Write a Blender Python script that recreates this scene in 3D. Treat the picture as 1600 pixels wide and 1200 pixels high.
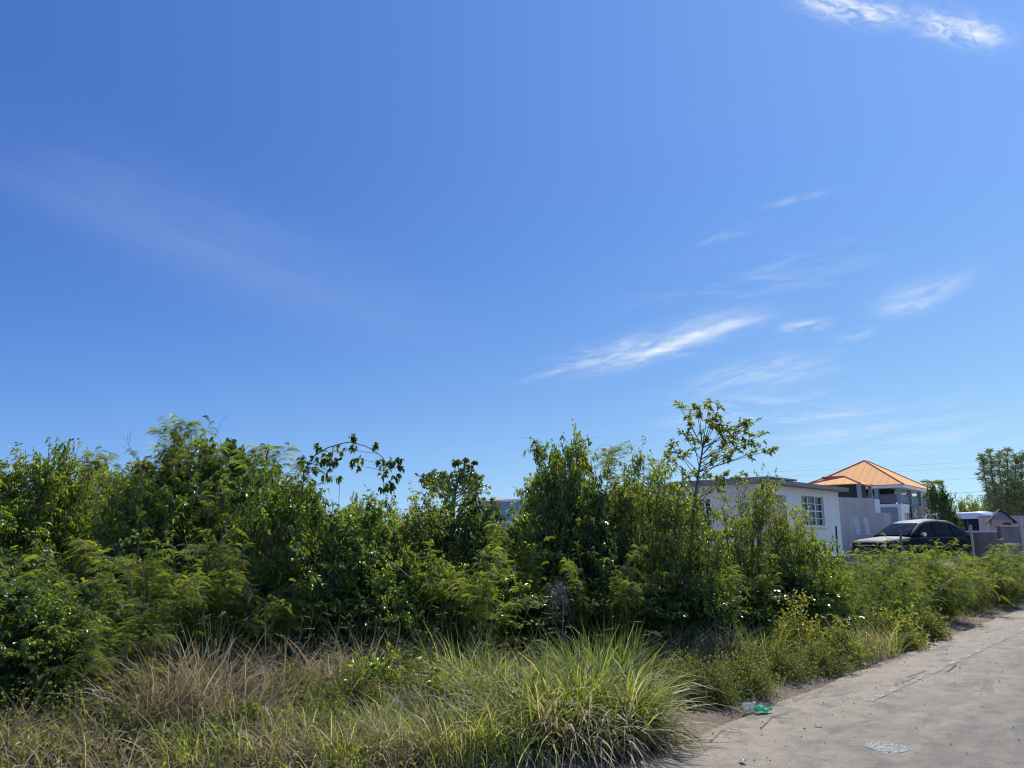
import bpy, bmesh, math
import numpy as np
from mathutils import Vector, Matrix
R_ = math.radians
for o in list(bpy.data.objects): bpy.data.objects.remove(o)
SC = bpy.context.scene; COL = SC.collection
# ------------------------------------------------------------------ camera
PITCH = R_(11.5); FPX = 1186.0; EYE = 1.6
cd = bpy.data.cameras.new('camera'); cam = bpy.data.objects.new('camera', cd); COL.objects.link(cam)
cam.location = (0, 0, EYE); cam.rotation_euler = (R_(90) + PITCH, 0, 0)
cd.sensor_width = 36; cd.lens = 36 * FPX / 1600; cd.clip_start = .05; cd.clip_end = 9000
SC.camera = cam; SC.cycles.filter_width = 1.15
def ray(px, py):
    u = (px - 800) / FPX; v = -(py - 600) / FPX
    return np.array([u, math.cos(PITCH) - v * math.sin(PITCH), math.sin(PITCH) + v * math.cos(PITCH)])
def P(px, py, Y):                       # the place in the world seen at a pixel of the photograph, Y metres ahead
    d = ray(px, py); d = d * (Y / d[1]); return np.array([d[0], d[1], d[2] + EYE])
def G(px, py, z=0.0):
    d = ray(px, py); t = (z - EYE) / d[2]; return np.array([d[0] * t, d[1] * t, z])
# road frame: s along the road edge, t across it (positive on the asphalt)
RO = np.array([.94, 6.04]); RA = np.array([.667, .745]); RN = np.array([.745, -.667])
RANG = math.atan2(.745, .667)
def F(s, t, z=0.0):
    q = RO + RA * s + RN * t; return np.array([q[0], q[1], z])
def toF(x, y):
    d = np.array([x, y]) - RO; return d @ RA, d @ RN
# ------------------------------------------------------------------ world
SUN_AZ, SUN_EL = R_(24), R_(50)
EXPO = .35; SKYS = .10
w = bpy.data.worlds.new('World'); SC.world = w; w.use_nodes = True
wn, wl = w.node_tree.nodes, w.node_tree.links
for n in list(wn): wn.remove(n)
class NT:
    def __init__(s, tree): s.t = tree; s.n = tree.nodes; s.l = tree.links
    def new(s, typ, **kw):
        n = s.n.new(typ)
        for k, v in kw.items(): setattr(n, k, v)
        return n
    def put(s, sock, v):
        if isinstance(v, bpy.types.NodeSocket): s.l.new(v, sock)
        elif v is not None: sock.default_value = v
    def math(s, op, a, b=None, c=None, clamp=False):
        n = s.new('ShaderNodeMath', operation=op, use_clamp=clamp)
        s.put(n.inputs[0], a); s.put(n.inputs[1], b) if b is not None else 0
        if c is not None: s.put(n.inputs[2], c)
        return n.outputs[0]
    def dot(s, a, vec):
        n = s.new('ShaderNodeVectorMath', operation='DOT_PRODUCT'); s.put(n.inputs[0], a); n.inputs[1].default_value = vec
        return n.outputs['Value']
    def mix(s, f, a, b, blend='MIX'):
        n = s.new('ShaderNodeMix', data_type='RGBA', blend_type=blend); s.put(n.inputs[0], f)
        s.put(n.inputs[6], a if not isinstance(a, tuple) else (*a[:3], 1)); s.put(n.inputs[7], b if not isinstance(b, tuple) else (*b[:3], 1))
        return n.outputs[2]
    def noise(s, vec, scale, detail=4, rough=.55, dist=0.0, dim='3D'):
        n = s.new('ShaderNodeTexNoise', noise_dimensions=dim); s.put(n.inputs['Vector'], vec) if vec is not None else 0
        n.inputs['Scale'].default_value = scale; n.inputs['Detail'].default_value = detail
        n.inputs['Roughness'].default_value = rough; n.inputs['Distortion'].default_value = dist
        return n.outputs[0]
    def ramp(s, f, stops, interp='LINEAR'):
        n = s.new('ShaderNodeValToRGB'); s.put(n.inputs[0], f); cr = n.color_ramp; cr.interpolation = interp
        while len(cr.elements) < len(stops): cr.elements.new(.5)
        for e, (p, c) in zip(cr.elements, stops):
            e.position = p; e.color = (*c[:3], 1) if not isinstance(c, (int, float)) else (c, c, c, 1)
        return n.outputs[0]
    def smooth(s, v, lo, hi):
        n = s.new('ShaderNodeMapRange', interpolation_type='SMOOTHSTEP'); s.put(n.inputs[0], v)
        n.inputs[1].default_value = lo; n.inputs[2].default_value = hi; return n.outputs[0]
    def comb(s, x, y, z):
        n = s.new('ShaderNodeCombineXYZ'); s.put(n.inputs[0], x); s.put(n.inputs[1], y); s.put(n.inputs[2], z); return n.outputs[0]
N = NT(w.node_tree)
sky = N.new('ShaderNodeTexSky', sky_type='NISHITA'); sky.sun_disc = False
sky.sun_elevation = SUN_EL; sky.sun_rotation = SUN_AZ
sky.air_density = 1.0; sky.dust_density = .35; sky.ozone_density = 2.6; sky.altitude = 0
tc = N.new('ShaderNodeTexCoord').outputs['Generated']
hs = N.new('ShaderNodeHueSaturation'); hs.inputs['Saturation'].default_value = 1.12; hs.inputs['Value'].default_value = 1.0
N.put(hs.inputs['Color'], sky.outputs[0]); skyc = hs.outputs[0]
# cirrus: curved streaks in the sky dome, each a soft ellipse broken up by stretched noise
def wisp(p0, p1, width, strength, bend=0.0, scale=10.0, stretch=5.0, lo=.42, hi=.75, tilt=0.0, detail=7):
    a = ray(*p0); b = ray(*p1); a = a / np.linalg.norm(a); b = b / np.linalg.norm(b)
    m = a + b; m /= np.linalg.norm(m); u = b - a; L = np.linalg.norm(u) / 2; u /= 2 * L
    v = np.cross(m, u); v /= np.linalg.norm(v)
    x = N.math('DIVIDE', N.dot(tc, tuple(u)), L); y = N.dot(tc, tuple(v))
    y = N.math('SUBTRACT', y, N.math('MULTIPLY', bend, N.math('SUBTRACT', 1.0, N.math('MULTIPLY', x, x))))
    z = N.dot(tc, tuple(m))
    X = N.math('MULTIPLY', x, L * scale); Y = N.math('MULTIPLY', y, scale * stretch)
    ct, st = math.cos(tilt), math.sin(tilt)
    nv = N.comb(N.math('ADD', N.math('MULTIPLY', X, ct), N.math('MULTIPLY', Y, st)),
                N.math('SUBTRACT', N.math('MULTIPLY', Y, ct), N.math('MULTIPLY', X, st)), float(p0[0] * .013))
    nz = N.smooth(N.noise(nv, 1.0, detail, .6, .6), lo, hi)
    yy = N.math('DIVIDE', y, width)
    g = N.math('POWER', 2.718, N.math('MULTIPLY', -1.0, N.math('MULTIPLY', yy, yy)))
    x4 = N.math('POWER', N.math('ABSOLUTE', x), 3.0)
    gx = N.math('POWER', 2.718, N.math('MULTIPLY', -1.6, x4))
    front = N.math('GREATER_THAN', z, .3)
    return N.math('MULTIPLY', N.math('MULTIPLY', N.math('MULTIPLY', g, gx), N.math('MULTIPLY', nz, front)), strength)
W = [wisp((895, 577), (1215, 488), .017, .55, -.006, 22, 4.5, .2, .95, .12, 10),
     wisp((985, 566), (1190, 494), .0065, .85, -.004, 22, 4.5, .05, .9, .12, 9),
     wisp((860, 570), (1120, 528), .016, .45, .002, 18, 6, .42, .7),
     wisp((1070, 618), (1310, 558), .021, .55, -.004, 20, 5, .25, .95, .1, 10),
     wisp((1360, 478), (1530, 425), .014, .48, .004, 20, 5, .2, .9, .1, 10),
     wisp((1360, 492), (1470, 470), .007, .5, .0, 28, 4, .3, .85, 0, 10),
     wisp((1215, 515), (1300, 503), .006, .55, .0, 22, 4, .3, .7),
     wisp((1080, 385), (1200, 345), .006, .16, .0, 22, 4, .35, .7),
     wisp((1190, 325), (1300, 298), .004, .22, .0, 22, 4, .35, .7),
     wisp((1300, 530), (1370, 515), .006, .3, .0, 22, 4, .35, .7),
     wisp((815, 597), (900, 570), .004, .35, .0, 22, 4, .3, .7),
     wisp((1000, 650), (1420, 640), .028, .35, .0, 14, 6, .4, .75),
     wisp((1150, 700), (1600, 660), .03, .3, .0, 12, 6, .4, .75),
     wisp((950, 480), (1400, 400), .03, .16, .0, 10, 6, .4, .75),
     wisp((1235, -12), (1425, 26), .012, 1.15, .004, 55, 2.4, .26, .8, .5, 9),
     wisp((1425, 28), (1575, 62), .012, 1.15, .0, 55, 2.4, .26, .8, .5, 9),
     wisp((-160, 165), (700, 520), .05, .10, .006, 5, 4, .0, .8)]
acc = W[0]
for q in W[1:]: acc = N.math('ADD', acc, q)
acc = N.math('MINIMUM', acc, .95)
# daylight colour measured over the dome: deeper blue high up and to the left, paler to the right and down
sx = N.new('ShaderNodeSeparateXYZ'); N.put(sx.inputs[0], tc)
ee = N.math('MINIMUM', N.math('MAXIMUM', sx.outputs[2], 0.0), .5); hh = N.math('MINIMUM', N.math('MAXIMUM', sx.outputs[0], -.6), .62)
CO = [[-0.749, -0.255, 0.02], [-6.281, -4.32, -1.202], [6.79, 4.436, 1.076], [0.615, 0.417, 0.04], [1.202, 0.944, 0.966]]
chs = []
for ch in range(3):
    v = CO[0][ch]; v = N.math('MULTIPLY_ADD', ee, CO[1][ch], v); v = N.math('MULTIPLY_ADD', N.math('MULTIPLY', ee, ee), CO[2][ch], v)
    v = N.math('MULTIPLY_ADD', hh, CO[3][ch], v); v = N.math('MULTIPLY_ADD', N.math('MULTIPLY', ee, hh), CO[4][ch], v)
    chs.append(N.math('MULTIPLY', N.math('POWER', 2.71828, v), 1 / (SKYS * 2 ** EXPO)))
cmb = N.new('ShaderNodeCombineColor')
for k in range(3): N.put(cmb.inputs[k], chs[k])
skyc = N.mix(.93, skyc, cmb.outputs[0])
skyc = N.mix(acc, skyc, (6.9, 7.5, 8.0))
bg = N.new('ShaderNodeBackground'); N.put(bg.inputs[0], skyc); bg.inputs[1].default_value = SKYS
wo = N.new('ShaderNodeOutputWorld'); N.l.new(bg.outputs[0], wo.inputs[0])
# ------------------------------------------------------------------ sun
sl = bpy.data.lights.new('sun', 'SUN'); sl.energy = 5.0; sl.energy = 4.4; sl.angle = R_(.5); sl.color = (1, .955, .88)
sun = bpy.data.objects.new('sun', sl); COL.objects.link(sun)
sd = Vector((math.sin(SUN_AZ) * math.cos(SUN_EL), math.cos(SUN_AZ) * math.cos(SUN_EL), math.sin(SUN_EL)))
sun.rotation_euler = sd.to_track_quat('Z', 'Y').to_euler(); sun.location = (0, 0, 30)
vs = SC.view_settings; vs.view_transform = 'Standard'; vs.look = 'None'; vs.exposure = EXPO; vs.gamma = 1; vs.use_curve_mapping = False
# ------------------------------------------------------------------ materials
def mat(name): 
    m = bpy.data.materials.new(name); m.use_nodes = True
    for n in list(m.node_tree.nodes): m.node_tree.nodes.remove(n)
    return m, NT(m.node_tree)
def principled(name, col, rough=.6, metal=0.0, spec=.5, var=.12, scale=6.0, bump=.0, bscale=30.0, coat=0, streak=False):
    m, T = mat(name); o = T.new('ShaderNodeTexCoord').outputs['Object']
    if streak:
        mp = T.new('ShaderNodeMapping'); mp.inputs['Scale'].default_value = (1, 1, .12); T.put(mp.inputs[0], o); vec = mp.outputs[0]
    else: vec = o
    n1 = T.noise(vec, scale, 6, .6); f = T.smooth(n1, .3, .75)
    c = T.mix(f, tuple(x * (1 - var) for x in col), tuple(min(1, x * (1 + var)) for x in col))
    b = T.new('ShaderNodeBsdfPrincipled'); T.put(b.inputs['Base Color'], c)
    T.put(b.inputs['Roughness'], T.math('MULTIPLY_ADD', f, .12, rough - .05)); b.inputs['Metallic'].default_value = metal
    b.inputs['Specular IOR Level'].default_value = spec; b.inputs['Coat Weight'].default_value = coat
    if bump:
        bn = T.new('ShaderNodeBump'); bn.inputs['Strength'].default_value = bump; bn.inputs['Distance'].default_value = .02
        T.put(bn.inputs['Height'], T.noise(o, bscale, 5, .65)); T.l.new(bn.outputs[0], b.inputs['Normal'])
    out = T.new('ShaderNodeOutputMaterial'); T.l.new(b.outputs[0], out.inputs[0]); return m
LEAFK = (2.0, 1.36, 1.05)
def leaf(name, stops, rough=.42, spec=.5, trans=.35, tgain=(2.3, 2.5, .85)):
    trans = trans + .08; LEAFK = {'grass_blade': (1.75, 1.62, 1.05), 'dry_straw': (1.65, 1.5, 1.25), 'needle_foliage': (1.2, 1.3, 1.35), 'bright_feathery_leaf': (1.35, 1.0, .95)}.get(name, globals()['LEAFK'])
    m, T = mat(name)
    at = T.new('ShaderNodeAttribute', attribute_name='rnd')
    oi = T.new('ShaderNodeObjectInfo')
    f = T.math('ADD', at.outputs['Fac'], T.math('MULTIPLY_ADD', oi.outputs['Random'], .24, -.12))
    c = T.ramp(f, [(p_, tuple(min(.6, v_ * LEAFK[j_]) for j_, v_ in enumerate(c_))) for p_, c_ in stops])
    b = T.new('ShaderNodeBsdfPrincipled'); T.put(b.inputs['Base Color'], c); b.inputs['Roughness'].default_value = rough
    b.inputs['Specular IOR Level'].default_value = spec
    tr = T.new('ShaderNodeBsdfTranslucent'); T.put(tr.inputs[0], T.mix(1.0, c, tgain, 'MULTIPLY'))
    mx = T.new('ShaderNodeMixShader'); mx.inputs[0].default_value = trans
    T.l.new(b.outputs[0], mx.inputs[1]); T.l.new(tr.outputs[0], mx.inputs[2])
    out = T.new('ShaderNodeOutputMaterial'); T.l.new(mx.outputs[0], out.inputs[0]); return m
M = {}
M['broad'] = leaf('broad_leaf', [(0, (.03, .065, .014)), (.35, (.05, .105, .018)), (.62, (.085, .155, .022)), (.85, (.145, .205, .03)), (.94, (.20, .23, .035)), (.965, (.42, .20, .04)), (1, (.20, .11, .05))], .34, .9, .36)
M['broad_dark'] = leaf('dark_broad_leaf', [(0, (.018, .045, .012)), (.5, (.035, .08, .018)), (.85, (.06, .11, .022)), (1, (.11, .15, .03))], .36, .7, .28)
M['broad_pale'] = leaf('pale_broad_leaf', [(0, (.04, .075, .022)), (.4, (.072, .12, .032)), (.75, (.115, .165, .042)), (.94, (.16, .195, .055)), (.965, (.30, .17, .05)), (1, (.18, .11, .06))], .45, .45, .34)
M['feather'] = leaf('feathery_leaf', [(0, (.035, .066, .02)), (.4, (.058, .10, .026)), (.75, (.095, .14, .032)), (1, (.15, .185, .04))], .55, .35, .42, (2.0, 2.4, .9))
M['feather_bright'] = leaf('bright_feathery_leaf', [(0, (.055, .09, .02)), (.4, (.09, .14, .028)), (.75, (.13, .18, .035)), (1, (.19, .22, .045))], .55, .35, .42, (2.0, 2.3, .9))
M['needle'] = leaf('needle_foliage', [(0, (.07, .08, .055)), (.6, (.12, .13, .09)), (1, (.17, .17, .12))], .7, .3, .25)
M['grass'] = leaf('grass_blade', [(0, (.045, .075, .022)), (.35, (.085, .12, .036)), (.6, (.14, .165, .06)), (.78, (.21, .215, .10)), (.86, (.29, .275, .19)), (1, (.38, .34, .25))], .55, .3, .30, (1.8, 1.8, .9))
M['straw'] = leaf('dry_straw', [(0, (.08, .07, .05)), (.4, (.16, .14, .10)), (.75, (.25, .23, .175)), (.95, (.36, .34, .28)), (1, (.12, .17, .05))], .7, .2, .25, (1.3, 1.2, 1.0))
M['weed'] = leaf('weed_leaf', [(0, (.04, .07, .02)), (.5, (.068, .108, .028)), (.8, (.105, .145, .04)), (.95, (.15, .17, .055)), (1, (.17, .12, .07))], .5, .35, .3, (1.9, 2.1, .9))
M['pod'] = leaf('brown_pod', [(0, (.05, .03, .02)), (1, (.13, .075, .05))], .6, .3, .15, (1, 1, 1))
def sheen_black():
    m, T = mat('black_paint_top_sheen'); o = T.new('ShaderNodeTexCoord'); sp = T.new('ShaderNodeSeparateXYZ'); T.put(sp.inputs[0], o.outputs['Normal'])
    n = T.noise(o.outputs['Object'], 5, 5, .6); d = T.math('MULTIPLY', T.smooth(sp.outputs[2], .55, .97), T.math('MULTIPLY_ADD', n, .7, .55))  # sky sheen of bonnet and roof painted as pale grey on upward faces
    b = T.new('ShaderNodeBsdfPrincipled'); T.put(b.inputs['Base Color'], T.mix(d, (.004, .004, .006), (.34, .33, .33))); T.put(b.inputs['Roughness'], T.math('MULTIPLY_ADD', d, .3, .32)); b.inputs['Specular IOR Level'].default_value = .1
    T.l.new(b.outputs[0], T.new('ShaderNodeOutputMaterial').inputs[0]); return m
M['bark'] = principled('bark', (.15, .125, .10), .85, var=.35, scale=14, bump=.5)
M['stem'] = principled('green_stem', (.11, .12, .06), .7, var=.3, scale=9)
M['twig'] = principled('grey_twig', (.26, .225, .19), .85, var=.3, scale=14)
# ------------------------------------------------------------------ object helpers
def link(o, parent=None):
    COL.objects.link(o)
    if parent is not None: o.parent = parent
    return o
def tag(o, label=None, cat=None, group=None, kind=None):
    if label: o['label'] = label
    if cat: o['category'] = cat
    if group: o['group'] = group
    if kind: o['kind'] = kind
    return o
def thing(name, label, cat, loc=(0, 0, 0), rz=0.0, group=None, sc=None):
    o = bpy.data.objects.new(name, None); o.empty_display_size = .2; COL.objects.link(o)
    o.location = tuple(float(v) for v in loc); o.rotation_euler = (0, 0, rz)
    if sc is not None: o.scale = sc
    return tag(o, label, cat, group)
class Buf:                                # quads only, with one random value per vertex
    def __init__(s): s.v = []; s.q = []; s.r = []; s.n = 0
    def add(s, v, q, r):
        if len(v) == 0: return
        s.v.append(v.reshape(-1, 3)); s.q.append(q.reshape(-1, 4) + s.n); s.r.append(r.reshape(-1)); s.n += s.v[-1].shape[0]
    def mesh(s, name, material, smooth=False):
        v = np.concatenate(s.v).astype(np.float32); q = np.concatenate(s.q).astype(np.int32); r = np.concatenate(s.r).astype(np.float32)
        m = bpy.data.meshes.new(name); m.vertices.add(len(v)); m.vertices.foreach_set('co', v.ravel())
        m.loops.add(q.size); m.loops.foreach_set('vertex_index', q.ravel())
        m.polygons.add(len(q)); m.polygons.foreach_set('loop_start', np.arange(0, q.size, 4, dtype=np.int32))
        m.polygons.foreach_set('use_smooth', np.full(len(q), smooth))
        a = m.attributes.new('rnd', 'FLOAT', 'POINT'); a.data.foreach_set('value', np.clip(r, 0, 1))
        m.materials.append(material); m.update(calc_edges=True); m.validate(); return m
def bez(p0, p1, p2, k):                    # (n,3)x3 -> (n,k,3)
    t = np.linspace(0, 1, k)[None, :, None]
    return (1 - t) ** 2 * p0[:, None] + 2 * t * (1 - t) * p1[:, None] + t ** 2 * p2[:, None]
def unit(a): return a / (np.linalg.norm(a, axis=-1, keepdims=True) + 1e-9)
def tubes(buf, pts, r0, r1, sides=4, rnd=.5):
    n, k, _ = pts.shape
    d = unit(np.gradient(pts, axis=1)); ref = np.where(np.abs(d[..., 2:3]) > .9, np.array([1., 0, 0]), np.array([0, 0, 1.]))
    e1 = unit(np.cross(d, ref)); e2 = np.cross(d, e1)
    rr = (np.asarray(r0).reshape(-1, 1) * (1 - np.linspace(0, 1, k)) + np.asarray(r1).reshape(-1, 1) * np.linspace(0, 1, k))
    rr = np.broadcast_to(rr, (n, k))[..., None]
    ang = np.linspace(0, 2 * math.pi, sides, endpoint=False)
    v = np.stack([pts + rr * (math.cos(a) * e1 + math.sin(a) * e2) for a in ang], 2)   # n,k,s,3
    idx = np.arange(n * k * sides).reshape(n, k, sides)
    q = np.stack([idx[:, :-1], np.roll(idx, -1, 2)[:, :-1], np.roll(idx, -1, 2)[:, 1:], idx[:, 1:]], -1)
    buf.add(v, q, np.full(n * k * sides, rnd))
def at_param(pts, t):                      # pts (n,k,3), t (n,m) -> points, tangents (n,m,3)
    n, k, _ = pts.shape; x = np.clip(t, 0, .9999) * (k - 1); i = x.astype(int); f = (x - i)[..., None]
    a = np.take_along_axis(pts, i[..., None].repeat(3, -1), 1); b = np.take_along_axis(pts, (i + 1)[..., None].repeat(3, -1), 1)
    return a * (1 - f) + b * f, unit(b - a)
def rv(rng, *sh): return unit(rng.normal(size=(*sh, 3)))
def leaves(buf, p, d, L, wd, rnd, rng, fold=.35, droop=.25, up=.8):
    n = len(p); d = unit(d)
    nrm = unit(np.array([0, 0, up]) + rng.normal(size=(n, 3)) * .55); side = unit(np.cross(d, nrm)); nrm = np.cross(side, d)
    L = L[:, None]; wd = wd[:, None] * .5; dz = np.array([0, 0, -1.]) * L * droop
    m1 = p + d * L * .33; m2 = p + d * L * .68 + dz * .4; tip = p + d * L + dz
    up_ = nrm * wd * fold
    v = np.stack([p, m1 - side * wd + up_, m2 - side * wd * .8 + up_, tip, m2 + side * wd * .8 + up_, m1 + side * wd + up_], 1)
    b = (np.arange(n) * 6)[:, None]
    q = np.concatenate([b + np.array([0, 1, 2, 3]), b + np.array([0, 3, 4, 5])], 0)
    buf.add(v, q, np.repeat(rnd, 6))
def fronds(buf, p, d, L, rnd, rng, K=9, droop=.5, pl=.125, pw=.62):
    n = len(p); d = unit(d); nrm = unit(np.array([0, 0, 1.]) + rng.normal(size=(n, 3)) * .55)
    side = unit(np.cross(d, nrm)); nrm = np.cross(side, d)
    t = (np.arange(K) + .9) / K; Lk = L[:, None, None]
    base = p[:, None] + d[:, None] * Lk * t[None, :, None] + np.array([0, 0, -1.]) * Lk * droop * (t ** 2)[None, :, None]
    tan = unit(d[:, None] + np.array([0, 0, -1.]) * 2 * droop * t[None, :, None])
    prof = (.55 + .6 * np.sin(np.pi * np.clip(t * .9 + .08, 0, 1)))[None, :, None]
    out = []
    for sgn in (-1, 1):
        pd = unit(side[:, None] * sgn * .85 + tan * .62 + nrm[:, None] * .12)
        ln = Lk * pl * prof; wv = unit(np.cross(pd, nrm[:, None])) * ln * pw * .5
        jz = rng.normal(size=(n, K, 1)) * .05
        tip = base + pd * ln + np.array([0, 0, -1.]) * ln * (.25 + jz); mid = base + pd * ln * .5
        out.append(np.stack([base, mid - wv, tip, mid + wv], 2))
    v = np.concatenate(out, 1); q = np.arange(n * 2 * K * 4).reshape(-1, 4)
    buf.add(v, q, np.repeat(rnd, 2 * K * 4))
    # rachis as a narrow strip
    e = p + d * L[:, None] + np.array([0, 0, -1.]) * L[:, None] * droop; w_ = side * .0022
    v = np.stack([p - w_, e - w_ * .4, e + w_ * .4, p + w_], 1)
    buf.add(v, np.arange(n * 4).reshape(-1, 4), np.repeat(rnd * .6 + .3, 4))
def blades(buf, p, az, lean, curl, L, wd, rnd, rng, k=5):
    n = len(p); t = np.linspace(0, 1, k + 1)
    h = np.stack([np.cos(az), np.sin(az), np.zeros(n)], 1)
    pts = [p]; 
    for i in range(k):
        a = lean + curl * ((i + .5) / k) ** 1.4
        pts.append(pts[-1] + (h * np.sin(a)[:, None] + np.array([0, 0, 1.]) * np.cos(a)[:, None]) * (L / k)[:, None])
    pts = np.stack(pts, 1)                                        # n,k+1,3
    tw = rng.uniform(-.9, .9, n); s0 = np.stack([-np.sin(az + tw), np.cos(az + tw), rng.normal(size=n) * .25], 1)
    prof = np.array([.6, 1, 1, .85, .55, .08])[:k + 1] if k == 5 else np.linspace(1, .1, k + 1)
    wv = s0[:, None] * (wd[:, None] * prof[None])[..., None] * .5
    v = np.stack([pts - wv, pts + wv], 2); idx = np.arange(n * (k + 1) * 2).reshape(n, k + 1, 2)
    q = np.stack([idx[:, :-1, 0], idx[:, :-1, 1], idx[:, 1:, 1], idx[:, 1:, 0]], -1)
    buf.add(v, q, np.repeat(rnd, (k + 1) * 2)); return pts
# ------------------------------------------------------------------ plant prototypes (meshes)
def broad_proto(seed, H, R, clumps=140, tw=6, lv=13, L=(.045, .075), wr=.55, droop=.5, low=.06, twl=(.14, .38), leafmat='broad', stems=7):
    rng = np.random.default_rng(seed); A = Buf(); B = Buf()
    a = rng.uniform(0, 6.28, stems) ; r0 = rng.uniform(.02, .16, stems)
    p0 = np.stack([r0 * np.cos(a), r0 * np.sin(a), np.zeros(stems) - .03], 1)
    rr = R * rng.uniform(.15, .6, stems); p2 = np.stack([rr * np.cos(a), rr * np.sin(a), H * rng.uniform(.7, .97, stems)], 1)
    p1 = np.stack([p2[:, 0] * .5, p2[:, 1] * .5, p2[:, 2] * .45], 1) + rng.normal(size=(stems, 3)) * .12
    st = bez(p0, p1, p2, 10); tubes(A, st, rng.uniform(.012, .028, stems), .004, 5)
    ph = rng.uniform(0, 6.28, 6)
    d = rv(rng, clumps); d[:, 2] = np.where(d[:, 2] < -.75, -d[:, 2], d[:, 2])
    az = np.arctan2(d[:, 1], d[:, 0]); el = np.arcsin(np.clip(d[:, 2], -1, 1))
    lump = 1 + .14 * np.sin(3 * az + ph[0]) * np.cos(2 * el + ph[1]) + .12 * np.sin(5 * az + ph[2] + 3 * el) + .1 * np.sin(2 * az + ph[3] + 4 * el)
    rad = rng.uniform(.25, 1, clumps) ** .42 * lump
    c = d * rad[:, None] * np.array([R, R, H * .5]) * .93 + np.array([0, 0, H * .52]); c[:, 2] = np.maximum(c[:, 2], H * low)
    si = rng.integers(0, stems, clumps); dd = ((st[:, 5, :2][None] - c[:, None, :2]) ** 2).sum(-1) + rng.uniform(0, .3, (clumps, stems)); si = dd.argmin(1)
    tp = np.clip(c[:, 2] / H * .85 - .08, .05, .95)[:, None]; b0 = at_param(st[si], tp)[0][:, 0]
    b1 = (b0 + c) / 2 + np.array([0, 0, .12]) + rng.normal(size=(clumps, 3)) * .07
    br = bez(b0, b1, c, 6); tubes(A, br, .007, .003, 4)
    cr = rng.uniform(0, 1, clumps)
    n = clumps * tw; ci = np.repeat(np.arange(clumps), tw); tpar = rng.uniform(.55, 1, (clumps, tw))
    s0 = at_param(br, tpar)[0].reshape(-1, 3)
    out = unit(c[ci] - np.array([0, 0, H * .4])); td = unit(out * .7 + rv(rng, n) * .85 + np.array([0, 0, .35]))
    ln = rng.uniform(*twl, n)[:, None]; s2 = s0 + td * ln + np.array([0, 0, -1.]) * ln * rng.uniform(-.1, .45, (n, 1)); s1 = s0 + td * ln * .55 + np.array([0, 0, .03])
    t_ = bez(s0, s1, s2, 5); tubes(A, t_, .003, .0012, 3)
    lp = rng.uniform(.1, 1, (n, lv)); p, tg = at_param(t_, lp)
    p = p.reshape(-1, 3); tg = tg.reshape(-1, 3); m = len(p)
    ld = tg * .5 + rv(rng, m) * .9 + np.array([0, 0, -droop])
    rnd = np.clip(np.repeat(cr[ci], lv) * .45 + rng.uniform(0, 1, m) ** 1.3 * .5, 0, .93); odd = rng.random(m) < .006; rnd[odd] = rng.uniform(.95, 1, odd.sum())
    LL = rng.uniform(*L, m); leaves(B, p + unit(ld) * .006, ld, LL, LL * wr * rng.uniform(.85, 1.15, m), rnd, rng)
    return A.mesh('broadleaf_stems', M['bark'], True), B.mesh('broadleaf_foliage', M[leafmat])
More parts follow.
